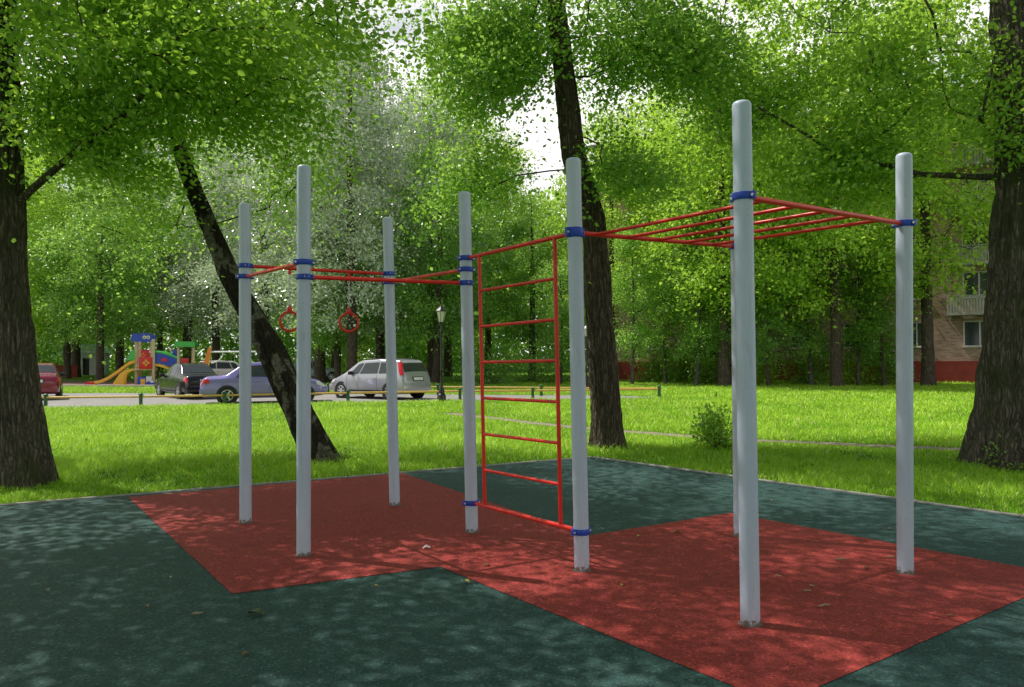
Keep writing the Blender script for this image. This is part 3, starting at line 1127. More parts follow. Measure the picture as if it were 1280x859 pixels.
place('maple', 610, 62, 0.95, 'bright green tree seen through the ladder', GB)
place('dark', 665, 52, 0.75, 'shaded tree behind the right side of the ladder', GB)
place('maple', 905, 40, 0.98, 'bright yellow green maple behind the tallest grey pole', GB)
place('maple', 1045, 38.5, 0.92, 'bright maple between the two rightmost grey poles', GB)
place('maple', 1160, 39, 1.0, 'bright maple in front of the balconies', GB, sz=1.1)
place('maple', 800, 60, 1.0, 'tall bright tree behind the dark straight trunk', GB)
place('maple', 870, 47, 0.9, 'yellow green tree left of the tallest grey pole', GB)
place('poplar', 150, 66, 0.95, 'silvery tree top rising above the playground tower', GB)
place('poplar', 40, 74, 1.0, 'grey green tree top beside the left edge trunk', GB)
place('maple', 765, 49, 0.8, 'bright tree between the ladder and the dark straight trunk', GB)
place('maple', 20, 58, 0.85, 'light green tree just right of the left edge trunk', GB)
place('slim', 790, 42, 0.85, 'slim pale birch right beside the dark straight trunk', GB)
place('slim', 832, 44, 0.8, 'slim birch in front of the left end of the brick building', GB)
place('slim', 870, 41, 0.95, 'slim birch close left of the tallest grey pole', GB)
place('slim', 1014, 40, 0.95, 'slim birch with pale trunk right of the tallest grey pole', GB)
place('slim', 1072, 40, 0.85, 'slim birch left of the rightmost grey pole', GB)
place('slimdark', 900, 41, 0.9, 'young dark tree half hidden by the tallest grey pole', GB)
place('slimdark', 960, 39.5, 0.75, 'young dark tree under the red overhead bars', GB)
place('slimdark', 1105, 39.5, 0.7, 'young dark tree just left of the rightmost grey pole', GB)
place('slimdark', 700, 44, 0.8, 'young dark tree behind the pole at the right end of the ladder', GB)

# unseen trees added behind and beside the camera to block sky light
for (tx, ty, ts, lab) in ((-9, -9, 0.85, 'unseen dark tree added far left behind the pad to block sky light'), (0.5, -10.5, 0.9, 'unseen dark tree added straight behind the pad to block sky light'), (9, -8, 0.85, 'unseen dark tree added far right behind the pad to block sky light'),
                          (14.5, 1.0, 0.85, 'unseen dark tree added right of the pad to block sky light'), (-17, -2, 0.8, 'unseen dark tree added left of the pad beyond the shade tree to block sky light')):
    o = copy_tree(PT['dark'])
    o.location = (tx, ty, 0); o.scale = (ts,) * 3; o.rotation_euler = (0, 0, tx)
    o['label'] = lab; o['group'] = 'unseen trees added to block sky light'

# far wood: one mass closing the view
n = 280000
ang = rng.uniform(-0.95, 0.95, n)
dep = rng.uniform(78, 105, n)
px_ = np.tan(ang) * dep
hh = 15 + 5 * np.sin(px_ * 0.12) + 3 * np.sin(px_ * 0.31 + 1.3)
zz = rng.uniform(0, 1, n) ** 0.85 * hh
P = np.stack([px_, dep, zz], 1)
cl = np.array([mnoise.noise(Vector(p * 0.35)) for p in P[::1]])
keep = cl > -0.3
P = P[keep]; cl = cl[keep]
k = len(P)
N = np.zeros((k, 3)); N[:, 2] = 0.8; N += rng.normal(0, 0.7, (k, 3))
T = rng.normal(0, 1, (k, 3))
L = rng.uniform(0.35, 0.7, k)
me = leaf_mesh('far_wood', P, T, N, L, L * 0.75, M['leaf_dark'], np.clip(0.5 + cl + rng.normal(0, 0.2, k), 0, 1), False)
fw = link(bpy.data.objects.new('far_wood', me))
tag(fw, 'far-off green wood closing the view behind the playground', 'wood', kind='stuff')


# --- bushes
def bush(name, label, px, depth, w_, h_, nspr, per, leaf, lm, spread=0.16, group=None, cat='bush', base=None):
    p = base if base is not None else Vector(((px - 640) / F * depth, depth, 0))
    root = thing(name, label, cat, tuple(p), 0, group)
    C = []
    while len(C) < nspr:
        v = rng.uniform(-1, 1, 3); v[2] = abs(v[2])
        if np.linalg.norm(v) > 1: continue
        q_ = v * np.array([w_ / 2, w_ / 2, h_])
        if mnoise.noise(Vector(q_ * 2.2)) < -0.2: continue
        C.append(q_)
    C = np.array(C); C[:, 2] = np.maximum(C[:, 2], 0.08)
    A = np.zeros_like(C); A[:, :2] = C[:, :2] * 0.15
    mid = (A + C) / 2; mid[:, 2] += 0.05 * h_
    V1, F1 = frustums(np.concatenate([A, mid]), np.concatenate([mid, C]), np.full(2 * nspr, 0.008), np.full(2 * nspr, 0.005), 4)
    link(bpy.data.objects.new('stem', np_mesh('stem', V1, F1, M['bark_brown'])), root)
    out = C / (np.linalg.norm(C, axis=1, keepdims=True) + 1e-6)
    P, T, N, L, Wd, tint = spray_leaves(C, out, per, spread, leaf, 0.1, 0.8, 0.7, 0.5)
    link(bpy.data.objects.new('foliage', leaf_mesh('foliage', P, T, N, L, Wd, lm, tint, True)), root)
    return root


bush('bush', 'small leafy bush on the lawn left of the tallest grey pole', 0, 0, 0.72, 0.66, 40, 40, 0.085, M['leaf_near'], 0.13, base=G(897, 563))
for i, (px, py, w_, h_, lab) in enumerate(((1250, 590, 0.7, 0.32, 'low sprouts at the foot of the massive right trunk'), (38, 604, 0.3, 0.16, 'tiny sprout at the foot of the left edge trunk'),
                                           (428, 577, 0.35, 0.18, 'tuft of weeds beside the foot of the leaning birch'))):
    bush('sprouts', lab, 0, 0, w_, h_, 16, 14, 0.05, M['leaf_near'], 0.07, 'weeds at the tree feet', 'plant', base=G(px, py))
for (px, dep, w_, h_, lab, lm) in ((610, 44, 4.5, 2.6, 'dark bush seen low through the left half of the ladder', 'leaf_dark'), (668, 47, 4.5, 2.4, 'dark bush seen low through the right half of the ladder', 'leaf_dark'),
                                   (1010, 41.5, 2.6, 2.2, 'bush against the building right of the tallest grey pole', 'leaf_mid'), (1105, 41, 2.4, 2.6, 'tall bush beside the rightmost grey pole', 'leaf_mid'),
                                   (820, 47, 2.0, 1.6, 'small bush near the left end of the building', 'leaf_mid'), (850, 45, 2.2, 1.8, 'bush near the red plinth under the overhead bars', 'leaf_mid'),
                                   (885, 43.5, 2.6, 1.5, 'low bush against the red plinth behind the tallest grey pole', 'leaf_mid'), (945, 42, 2.6, 1.4, 'low bush in front of the red plinth under the overhead bars', 'leaf_bright'), (1062, 41.2, 2.4, 1.5, 'low bush left of the rightmost grey pole', 'leaf_bright'),
                                   (470, 60, 6, 3.0, 'bush behind the silver car', 'leaf_bright'), (350, 66, 7, 3.2, 'light green bush behind the blue car', 'leaf_bright'),
                                   (200, 68, 8, 3.4, 'light green bush behind the playground', 'leaf_bright'), (510, 55, 4, 2.2, 'bush behind the roof of the silver car', 'leaf_dark')):
    bush('bush', lab, px, dep, w_, h_, 46, 60, 0.16, M[lm], 0.32, 'bushes beyond the road')

# ------------------------------------------------------------------ road, strip, path
fenceP = [G(-60, 511), G(57, 509), G(176, 508), G(281, 506), G(435, 502.5), G(575, 500), G(666, 499), G(745, 498), G(824, 497)]
fd = (fenceP[4] - fenceP[1]).normalized(); fnn = Vector((-fd.y, fd.x, 0))
far_l = fenceP[0] - fd * 30
corner = fenceP[-1]
road = [far_l - fnn * 0.9, fenceP[1] - fnn * 0.9, fenceP[4] - fnn * 0.75, corner - fnn * 0.6 + fd * 0.5, Vector((corner.x - 1.5, corner.y + 1.5, 0)), Vector((-9, 34.5, 0)), Vector((-13, 34.0, 0)), G(150, 491.5), G(20, 492.5), far_l + fnn * 6]
bm = bmesh.new()
f_ = bm.faces.new([bm.verts.new((p.x, p.y, 0.008)) for p in road])
bmesh.ops.triangulate(bm, faces=[f_])
for q_ in bm.faces:
    q_.normal_update()
    if q_.normal.z < 0: q_.normal_flip()
tag(obj('road', bm, M['asphalt']), kind='structure')
# playground ground left
pg = [G(-20, 483.5), G(300, 484.0), G(310, 477), G(-20, 476)]
M['pg_rubber'] = rubber('playground_rubber', (0.10, 0.05, 0.04), (0.17, 0.09, 0.075), (0.2, 0.13, 0.1))
sheet('playground_ground', pg, 0.008, M['pg_rubber'])
bm = bmesh.new()
a, b = G(-20, 483.8), G(300, 484.3)
dv = (b - a).normalized()
add_box(bm, (a + b) / 2 + Vector((0, 0, 0.05)), ((b - a).length, 0.5, 0.16), Matrix.Rotation(math.atan2(dv.y, dv.x), 3, 'Z'), 0.02)
tag(obj('playground_kerb', bm, M['sand']), kind='structure')

# trodden path across the lawn
ctrl = [G(560, 517), G(610, 522), G(670, 529.5), G(735, 536), G(800, 541), G(860, 545.5), G(930, 550.5), G(1000, 553), G(1060, 556), G(1130, 559), G(1200, 562), G(1300, 566)]
pathL, pathR, path_c = [], [], []
for i in range(len(ctrl) - 1):
    for t_ in np.linspace(0, 1, 8, endpoint=False):
        path_c.append(lerp(ctrl[i], ctrl[i + 1], t_))
for i, p in enumerate(path_c):
    a = path_c[max(0, i - 1)]; b = path_c[min(len(path_c) - 1, i + 1)]
    dv = (b - a).normalized(); nn = Vector((-dv.y, dv.x, 0))
    wl = 0.22 + 0.13 * mnoise.noise(Vector((i * 0.35, 0, 0))); wr = 0.22 + 0.13 * mnoise.noise(Vector((i * 0.35, 9, 0)))
    pathL.append(p + nn * wl); pathR.append(p - nn * wr)
bm = bmesh.new()
vl = [bm.verts.new((p.x, p.y, 0.006)) for p in pathL]; vr = [bm.verts.new((p.x, p.y, 0.006)) for p in pathR]
for i in range(len(vl) - 1):
    bm.faces.new((vr[i], vr[i + 1], vl[i + 1], vl[i]))
tag(obj('path', bm, M['dirt']), kind='structure')

# ------------------------------------------------------------------ grass blades
def in_poly(X, Y, poly):
    ins = np.zeros(len(X), bool)
    n = len(poly)
    for i in range(n):
        x1, y1 = poly[i][0], poly[i][1]; x2, y2 = poly[(i + 1) % n][0], poly[(i + 1) % n][1]
        c_ = ((y1 > Y) != (y2 > Y)) & (X < (x2 - x1) * (Y - y1) / (y2 - y1 + 1e-12) + x1)
        ins ^= c_
    return ins


padg = [P_LEFT - dR * 0.07, P_LEFT + dR * 14, P_RIGHT, P_RIGHT - dL * 0.07, PADC - dR * 0.07 - dL * 0.07]
NB = 620000
dep = 7.2 * (48 / 7.2) ** (rng.uniform(0, 1, NB) ** 0.92)
lat = rng.uniform(-0.82, 0.82, NB) * dep
X, Y = lat, dep
keep = ~in_poly(X, Y, padg) & ~in_poly(X, Y, road) & ~in_poly(X, Y, pg)
pc = np.array([(p.x, p.y) for p in path_c])
nearp = np.zeros(NB, bool)
for i in range(0, NB, 50000):
    s_ = slice(i, i + 50000)
    dd_ = np.sqrt(((X[s_, None] - pc[None, ::2, 0]) ** 2 + (Y[s_, None] - pc[None, ::2, 1]) ** 2).min(1))
    nearp[s_] = (dd_ < 0.26) & (rng.uniform(0, 1, len(dd_)) < 0.9)
keep &= ~nearp
for tb, tr_ in ((bL, 0.3), (bB, 0.2), (bM, 0.2), (bR, 0.42)):
    keep &= ((X - tb.x) ** 2 + (Y - tb.y) ** 2) > tr_ ** 2
X, Y = X[keep], Y[keep]
bare = np.array([mnoise.noise(Vector((a * 0.8, b * 0.8, 11))) + 0.7 * mnoise.noise(Vector((a * 2.7, b * 2.7, 14))) for a, b in zip(X, Y)])
kb_ = (bare < 0.55) | (rng.uniform(0, 1, len(X)) < 0.25)
X, Y = X[kb_], Y[kb_]
nb = len(X)
patch = np.array([mnoise.noise(Vector((a * 0.55, b * 0.55, 0))) + 0.6 * mnoise.noise(Vector((a * 2.1, b * 2.1, 4))) for a, b in zip(X, Y)])
dscale = np.clip(Y / 11.0, 0.8, 2.6)
h = (0.075 + 0.05 * np.clip(patch, -0.5, 1)) * rng.uniform(0.5, 1.35, nb) * np.clip(dscale, 0.9, 1.3)
wd = 0.0075 * rng.uniform(0.7, 1.4, nb) * dscale
near_path = np.zeros(nb)
for i in range(0, nb, 50000):
    s_ = slice(i, i + 50000)
    near_path[s_] = np.sqrt(((X[s_, None] - pc[None, ::2, 0]) ** 2 + (Y[s_, None] + 0.35 - pc[None, ::2, 1]) ** 2).min(1))
h *= np.clip(0.25 + near_path / 1.6, 0.3, 1.0)
broad = rng.uniform(0, 1, nb) < 0.10
wd = np.where(broad, wd * 2.8, wd); h = np.where(broad, h * 0.6, h)
az = rng.uniform(0, 2 * np.pi, nb)
lean = rng.uniform(0.25, 1.1, nb); la_ = rng.uniform(0, 2 * np.pi, nb)
dx, dy = np.cos(az) * wd / 2, np.sin(az) * wd / 2
lx, ly = np.cos(la_) * lean * h, np.sin(la_) * lean * h
zo = np.zeros(nb)
v0 = np.stack([X - dx, Y - dy, zo], 1); v1 = np.stack([X + dx, Y + dy, zo], 1)
v2 = np.stack([X + dx * 0.8 + lx * 0.35, Y + dy * 0.8 + ly * 0.35, h * 0.6], 1); v3 = np.stack([X - dx * 0.8 + lx * 0.35, Y - dy * 0.8 + ly * 0.35, h * 0.6], 1)
v4 = np.stack([X + lx, Y + ly, h], 1)
V = np.stack([v0, v1, v2, v3, v4], 1).reshape(-1, 3)
bs = np.arange(nb)[:, None] * 5
Fg = np.concatenate([bs + np.array([[0, 1, 2]]), bs + np.array([[0, 2, 3]]), bs + np.array([[3, 2, 4]])], 0)
tint = np.clip(0.42 + 0.38 * patch + rng.normal(0, 0.2, nb), 0, 0.86)
tint = np.where(rng.uniform(0, 1, nb) < 0.06, 1.0, tint)
me = np_mesh('grass', V, Fg, M['grass'], np.repeat(tint, 5))
tag(link(bpy.data.objects.new('grass', me)), 'short bright green grass growing over the lawn', 'grass', kind='stuff')

# ------------------------------------------------------------------ low yellow fences
M['yellow'] = paint('yellow_rail_paint', (0.55, 0.36, 0.07), 0.5, 0.2)
M['green_post'] = paint('green_post_paint', (0.015, 0.10, 0.03), 0.5, 0.2)
M['black_metal'] = paint('black_lamp_metal', (0.012, 0.014, 0.013), 0.4, 0.3)


def fence(name, label, pts, hpost=0.42, rr=0.038, skip_last=False):
    root = thing(name, label, 'fence', tuple(pts[0]))
    o0 = pts[0]
    bm = bmesh.new()
    for a, b in zip(pts[:-1], pts[1:]):
        add_tube(bm, a - o0 + Vector((0, 0, hpost - 0.09)), b - o0 + Vector((0, 0, hpost - 0.09)), rr, seg=10)
    obj('rail', bm, M['yellow'], root, True)
    for p in pts:
        bm = bmesh.new()
        add_tube(bm, p - o0, p - o0 + Vector((0, 0, hpost - 0.02)), 0.06, seg=14)
        add_lathe(bm, [(0.078, hpost - 0.03), (0.078, hpost + 0.01), (0.04, hpost + 0.035), (0, hpost + 0.04)], 14, Matrix.Translation(p - o0))
        obj('post', bm, M['green_post'], root, True)


fence('low_fence', 'low yellow rail on green posts between the lawn and the parked cars', fenceP)
backP = [Vector((corner.x, corner.y + 0.15, 0)), Vector((1.2, 31.6, 0)), Vector((-3.2, 32.9, 0)), Vector((-8.4, 34.9, 0)), Vector((-11, 35.5, 0))]
backP[0] = corner + Vector((0.05, 0.25, 0))
fence('low_fence', 'low yellow rail behind the silver car, at the rear of the road', backP, 0.44, 0.03)

# ------------------------------------------------------------------ lamp posts
M['lamp_glass'] = paint('frosted_lamp_glass', (0.62, 0.60, 0.52), 0.3, 0.1)


def lamp(label, base, s):
    root = thing('street_lamp', label, 'street lamp', tuple(base), 0.4, 'old style street lamps')
    bm = bmesh.new()
    add_lathe(bm, [(0.17, 0), (0.17, 0.25), (0.15, 0.30), (0.11, 0.34), (0.12, 0.42), (0.10, 0.5), (0.055, 0.62), (0.045, 1.2), (0.06, 1.24), (0.04, 1.28), (0.036, 2.7), (0.06, 2.72), (0.06, 2.76), (0.035, 2.8), (0.035, 3.02), (0.09, 3.06), (0.09, 3.09), (0, 3.1)], 18)
    bmesh.ops.scale(bm, vec=(s, s, s), verts=bm.verts)
    obj('lamp_post', bm, M['black_metal'], root, True)
    bm = bmesh.new()
    add_lathe(bm, [(0.10, 3.10), (0.185, 3.50), (0.0, 3.505)], 6)
    bmesh.ops.scale(bm, vec=(s, s, s), verts=bm.verts)
    ln = obj('lantern', bm, M['lamp_glass'], root)
    bm = bmesh.new()
    add_lathe(bm, [(0.21, 3.50), (0.22, 3.53), (0.12, 3.62), (0.07, 3.67), (0.06, 3.70), (0.02, 3.73), (0.025, 3.76), (0, 3.80)], 6)
    for k in range(6):
        a = 2 * math.pi * k / 6
        add_tube(bm, (0.103 * math.cos(a), 0.103 * math.sin(a), 3.09), (0.19 * math.cos(a), 0.19 * math.sin(a), 3.52), 0.010, seg=6)
    bmesh.ops.scale(bm, vec=(s, s, s), verts=bm.verts)
    obj('lamp_cap', bm, M['black_metal'], root)


lb_ = G(552, 503)
lamp('black lamp post with a pale lantern right of the silver car', lb_, (W(552, 380, lb_.y).z) / 3.80)
l2 = Vector(((733 - 640) / F * 36, 36, 0))
lamp('farther lamp post, mostly hidden beside the dark straight trunk', l2, W(733, 405, 36).z / 3.8)

# ------------------------------------------------------------------ cars
M['glass'] = paint('car_glass', (0.045, 0.055, 0.055), 0.08, 0.2, spec=0.3)
M['tyre'] = paint('tyre_rubber', (0.012, 0.012, 0.012), 0.8, 0.2)
M['rim'] = paint('alloy_rim', (0.55, 0.56, 0.58), 0.3, 0.1, 0.7)
M['tail'] = paint('red_tail_lamp', (0.55, 0.01, 0.012), 0.15, 0.15, coat=0.5)
M['head'] = paint('clear_head_lamp', (0.6, 0.62, 0.62), 0.1, 0.1)
M['plate'] = paint('number_plate_white', (0.7, 0.7, 0.7), 0.4, 0.08)
M['black_plastic'] = paint('black_plastic', (0.015, 0.015, 0.016), 0.55, 0.2)

HATCH = dict(L=4.1, hw=0.84, H=1.55,
             st=[(-2.05, .34, .62, .72, .70, .64), (-2.00, .28, .80, .80, .92, .70), (-1.93, .25, .90, .82, 1.05, .72), (-1.74, .22, .95, .84, 1.46, .62), (-1.60, .22, .95, .84, 1.51, .61), (-0.6, .20, .93, .845, 1.55, .62), (0.35, .20, .92, .845, 1.50, .61), (0.60, .20, .92, .84, 1.43, .60), (1.25, .21, .90, .83, 1.02, .70), (1.45, .22, .86, .82, .95, .70), (1.85, .24, .72, .79, .80, .64), (2.0, .27, .60, .72, .66, .56), (2.05, .32, .54, .64, .58, .5)],
             rear_win=(-1.92, -1.76, 1.62), front_win=(0.66, 1.22, 1.75), side=[((-1.55, -1.35), (-0.72, -0.72), 'back'), ((-0.66, -0.66), (0.30, 0.12), 'mid'), ((0.36, 0.18), (1.0, 0.48), 'front')], wheels=(-1.30, 1.30), wr=0.31)
SEDAN = dict(L=4.35, hw=0.85, H=1.48,
             st=[(-2.17, .34, .62, .72, .72, .62), (-2.12, .28, .76, .80, .90, .70), (-2.0, .24, .86, .82, .98, .72), (-1.45, .21, .90, .85, 1.02, .72), (-1.30, .21, .90, .85, 1.06, .70), (-0.78, .20, .90, .85, 1.40, .59), (-0.55, .20, .90, .85, 1.45, .58), (-0.1, .20, .89, .855, 1.48, .59), (0.35, .20, .88, .855, 1.44, .58), (0.50, .20, .88, .85, 1.40, .58), (1.12, .21, .86, .84, .98, .70), (1.3, .22, .84, .83, .93, .70), (1.9, .24, .74, .80, .80, .66), (2.1, .27, .60, .73, .66, .56), (2.17, .33, .54, .64, .58, .5)],
             rear_win=(-1.26, -0.80, 1.72), front_win=(0.52, 1.08, 1.75), side=[((-1.0, -0.78), (-0.66, -0.66), 'back'), ((-0.62, -0.60), (0.12, 0.06), 'mid'), ((0.18, 0.12), (0.92, 0.46), 'front')], wheels=(-1.28, 1.36), wr=0.31)


def car(kind, label, pos, heading, paintc, scale=1.0, opts=()):
    st = np.array(kind['st'], float)
    L = kind['L']

    def row(x):
        acc = 0
        for dxx in (-0.05, -0.025, 0, 0.025, 0.05):
            xx = min(max(x + dxx, st[0, 0]), st[-1, 0])
            acc = acc + np.array([np.interp(xx, st[:, 0], st[:, j]) for j in range(1, 6)])
        return acc / 5

    def S_(x, w_, off=0.0):
        zb, zbelt, hw, zt, hwt = row(x)
        zt = max(zt, zbelt + 0.03)
        ctl = [(hw * .88, zb), (hw * .985, zb + .10), (hw, zb * .45 + zbelt * .55), (hw * .965, zbelt), (hwt, zt - .045), (hwt * .72, zt - .008), (0, zt)]
        v = 6 - abs(w_)
        i = min(int(v), 5); t_ = v - i
        p0 = ctl[max(0, i - 1)]; p1 = ctl[i]; p2 = ctl[i + 1]; p3 = ctl[i + 2] if i + 2 < 7 else (-ctl[5][0], ctl[5][1])

        def cmr(a, b, c, d): return 0.5 * ((2 * b) + (c - a) * t_ + (2 * a - 5 * b + 4 * c - d) * t_ ** 2 + (3 * b - a - 3 * c + d) * t_ ** 3)
        if i == 3:
            y_, z_ = p1[0] + (p2[0] - p1[0]) * t_, p1[1] + (p2[1] - p1[1]) * t_
        else:
            y_, z_ = cmr(p0[0], p1[0], p2[0], p3[0]), cmr(p0[1], p1[1], p2[1], p3[1])
        return Vector((x, y_ * (1 if w_ >= 0 else -1), z_))

    def nrm(x, w_):
        e = 0.02
        du = S_(x + e, w_) - S_(x - e, w_); dv_ = S_(x, w_ + e) - S_(x, w_ - e)
        n_ = du.cross(dv_)
        n_.normalize()
        c = Vector((0, 0, 0.6))
        if n_.dot(S_(x, w_) - Vector((x * 0.8, 0, 0.6))) < 0: n_ = -n_
        return n_
    root = thing('parked_car', label, 'car', tuple(pos), heading, 'cars parked by the road')
    root.scale = (scale,) * 3
    xs = np.unique(np.concatenate([np.linspace(-L / 2, L / 2, 48), st[:, 0]]))
    ws = np.linspace(-6, 6, 49)
    bm = bmesh.new()
    g = [[bm.verts.new(S_(x_, w_)) for w_ in ws] for x_ in xs]
    for i in range(len(xs) - 1):
        for j in range(len(ws) - 1):
            bm.faces.new((g[i][j], g[i + 1][j], g[i + 1][j + 1], g[i][j + 1]))
        bm.faces.new((g[i][-1], g[i + 1][-1], g[i + 1][0], g[i][0]))
    bm.faces.new(g[0]); bm.faces.new(list(reversed(g[-1])))
    obj('body', bm, paintc, root, True)

    def patch(name, c, material, off=0.006, nu=10, nv=8):
        # c: four (x,w) corners: a,b,c,d
        bm = bmesh.new()
        gg = []
        for i in range(nu + 1):
            u = i / nu
            r0 = []
            for j in range(nv + 1):
                v = j / nv
                x_ = (c[0][0] * (1 - u) + c[1][0] * u) * (1 - v) + (c[3][0] * (1 - u) + c[2][0] * u) * v
                w_ = (c[0][1] * (1 - u) + c[1][1] * u) * (1 - v) + (c[3][1] * (1 - u) + c[2][1] * u) * v
                r0.append(bm.verts.new(S_(x_, w_) + nrm(x_, w_) * off))
            gg.append(r0)
        for i in range(nu):
            for j in range(nv):
                bm.faces.new((gg[i][j], gg[i + 1][j], gg[i + 1][j + 1], gg[i][j + 1]))
        return obj(name, bm, material, root, True)
    a0, a1, aw = kind['rear_win']
    patch('rear_window', [(a0, -aw), (a0, aw), (a1, aw * 0.93), (a1, -aw * 0.93)], M['glass'])
    a0, a1, aw = kind['front_win']
    patch('windscreen', [(a1, -aw), (a1, aw), (a0, aw * 0.93), (a0, -aw * 0.93)], M['glass'])
    for sgn in (1, -1):
        for (xa, xb, _) in kind['side']:
            patch('side_window', [(xa[0], 2.88 * sgn), (xb[0], 2.88 * sgn), (xb[1], 2.12 * sgn), (xa[1], 2.12 * sgn)], M['glass'])
        if kind is HATCH:
            patch('tail_light', [(-1.985, 2.2 * sgn), (-1.84, 3.0 * sgn), (-1.58, 2.15 * sgn), (-1.79, 1.60 * sgn)], M['tail'], 0.014)
        else:
            patch('tail_light', [(-2.14, 3.4 * sgn), (-1.86, 3.5 * sgn), (-1.90, 2.7 * sgn), (-2.12, 2.3 * sgn)], M['tail'], 0.012)
        patch('headlight', [(L / 2 - 0.07, 2.4 * sgn), (L / 2 - 0.42, 2.7 * sgn), (L / 2 - 0.38, 3.5 * sgn), (L / 2 - 0.08, 3.6 * sgn)], M['head'], 0.010)
        for xh in (-0.52, 0.30):
            pth = S_(xh, 3.25 * sgn) + Vector((0, 0.018 * sgn, 0))
            bm = bmesh.new(); add_box(bm, pth, (0.16, 0.02, 0.025), None, 0.006)
            obj('door_handle', bm, paintc, root)
        pm = S_(0.72, 2.85 * sgn) + Vector((0, 0.10 * sgn, 0.04))
        bm = bmesh.new(); add_box(bm, pm, (0.10, 0.20, 0.14), None, 0.03)
        obj('wing_mirror', bm, M['black_plastic'], root, True)
        # lower door moulding
        patch('sill_strip', [(kind['wheels'][0] + 0.42, 4.98 * sgn), (kind['wheels'][1] - 0.42, 4.98 * sgn), (kind['wheels'][1] - 0.42, 4.75 * sgn), (kind['wheels'][0] + 0.42, 4.75 * sgn)], M['black_plastic'], 0.008)
        # door seams
        for xs_ in (kind['side'][1][0][0], kind['side'][2][0][0] - 0.03, kind['side'][2][1][0] - 0.02):
            patch('door_seam', [(xs_, 4.7 * sgn), (xs_ + 0.012, 4.7 * sgn), (xs_ + 0.012, 2.95 * sgn), (xs_, 2.95 * sgn)], M['black_plastic'], 0.003, 1, 10)
        for xw in kind['wheels']:
            wr = kind['wr']
            yh = row(xw)[2]
            bm = bmesh.new()
            rot = Matrix.Translation((xw, sgn * (yh + 0.004), wr)) @ Matrix.Rotation(-math.pi / 2 * sgn, 4, 'X')
            add_lathe(bm, [(0, 0), (wr + 0.055, 0), (wr + 0.06, -0.05)], 32, rot)
            obj('wheel_arch', bm, M['black_plastic'], root)
            rot = Matrix.Translation((xw, sgn * (yh - 0.085), wr)) @ Matrix.Rotation(-math.pi / 2 * sgn, 4, 'X')
            bm = bmesh.new()
            add_lathe(bm, [(wr * .66, -.1), (wr * .97, -.1), (wr, -.07), (wr, .07), (wr * .96, .098), (wr * .70, .104), (wr * .66, .09)], 32, rot)
            wo = obj('wheel', bm, M['tyre'], root, True)
            bm = bmesh.new()
            add_lathe(bm, [(wr * .67, .094), (wr * .60, .100), (wr * .57, .092)], 32, rot)
            add_lathe(bm, [(wr * .18, .098), (wr * .10, .104), (0, .106)], 16, rot)
            for k in range(6):
                a = 2 * math.pi * k / 6
                q = rot @ Matrix.Rotation(a, 4, 'Z')
                add_prism(bm, [(wr * .12, -.035), (wr * .60, -.022), (wr * .60, .022), (wr * .12, .035)], .088, .0985, q)
            obj('rim', bm, M['rim'], wo)
    for (xe, sg, nm) in ((-L / 2, -1, 'rear_bumper'), (L / 2, 1, 'front_bumper')):
        bm = bmesh.new()
        add_box(bm, (xe - sg * 0.09, 0, 0.44), (0.22, kind['hw'] * 1.84, 0.26), None, 0.05)
        obj(nm, bm, paintc, root, True)
    zp = 0.80 if kind is HATCH else 0.76
    tilt = Matrix.Rotation(0.25 if kind is HATCH else 0.12, 3, 'Y')
    bm = bmesh.new(); add_box(bm, (-L / 2 - 0.005, 0, zp), (0.02, 0.52, 0.115), tilt, 0.004)
    pl = obj('number_plate', bm, M['plate'], root)
    bm = bmesh.new(); add_box(bm, (-L / 2 + 0.003, 0, zp), (0.02, 0.60, 0.17), tilt, 0.004)
    obj('plate_holder', bm, M['black_plastic'], root)
    if kind is HATCH:
        for y_ in (0.55, -0.55):
            bm = bmesh.new(); add_path(bm, [(-1.35, y_, 1.50), (-1.2, y_, 1.56), (0, y_, 1.585), (0.1, y_, 1.52)], 0.012, 8)
            obj('roof_rail', bm, M['black_plastic'], root, True)
        bm = bmesh.new(); add_tube(bm, (-0.3, 0.2, 1.53), (-0.55, 0.2, 1.72), 0.005, seg=6)
        obj('aerial', bm, M['black_plastic'], root)
    return root


M['silver'] = paint('silver_car_paint', (0.36, 0.37, 0.40), 0.28, 0.03, 0.35, 3, 0.6)
M['bluecar'] = paint('violet_blue_car_paint', (0.22, 0.195, 0.45), 0.25, 0.06, 0.25, 3, 0.6)
M['blackcar'] = paint('black_car_paint', (0.006, 0.006, 0.007), 0.2, 0.1, 0.0, 3, 0.2)
M['maroon'] = paint('maroon_car_paint', (0.20, 0.012, 0.030), 0.22, 0.06, 0.1, 3, 0.7)
M['whitecar'] = paint('white_car_paint', (0.62, 0.60, 0.60), 0.25, 0.04, 0.0, 3, 0.6)
M['teal'] = paint('grey_green_car_paint', (0.25, 0.33, 0.31), 0.25, 0.05, 0.1, 3, 0.6)


def cpos(px, depth):
    return Vector(((px - 640) / F * depth, depth, 0.008))


car(HATCH, 'silver hatchback seen from behind, parked left of the lamp post', cpos(474, 30.6), R(146), M['silver'], 1.0)
car(SEDAN, 'violet blue saloon parked sideways behind the leaning birch', cpos(331, 28.2), R(19), M['bluecar'], 1.0)
car(SEDAN, 'black saloon seen from behind, beside the playground', cpos(236, 32.0), R(131), M['blackcar'], 0.97)
car(SEDAN, 'maroon car seen from behind, half hidden by the left edge trunk', cpos(48, 32.0), R(119), M['maroon'], 1.0)
car(HATCH, 'white car far behind, between the black and the blue car', cpos(283, 50), R(25), M['whitecar'], 0.95)
car(SEDAN, 'pale grey-green car far behind the leaning birch trunk', cpos(385, 52), R(30), M['teal'], 1.0)

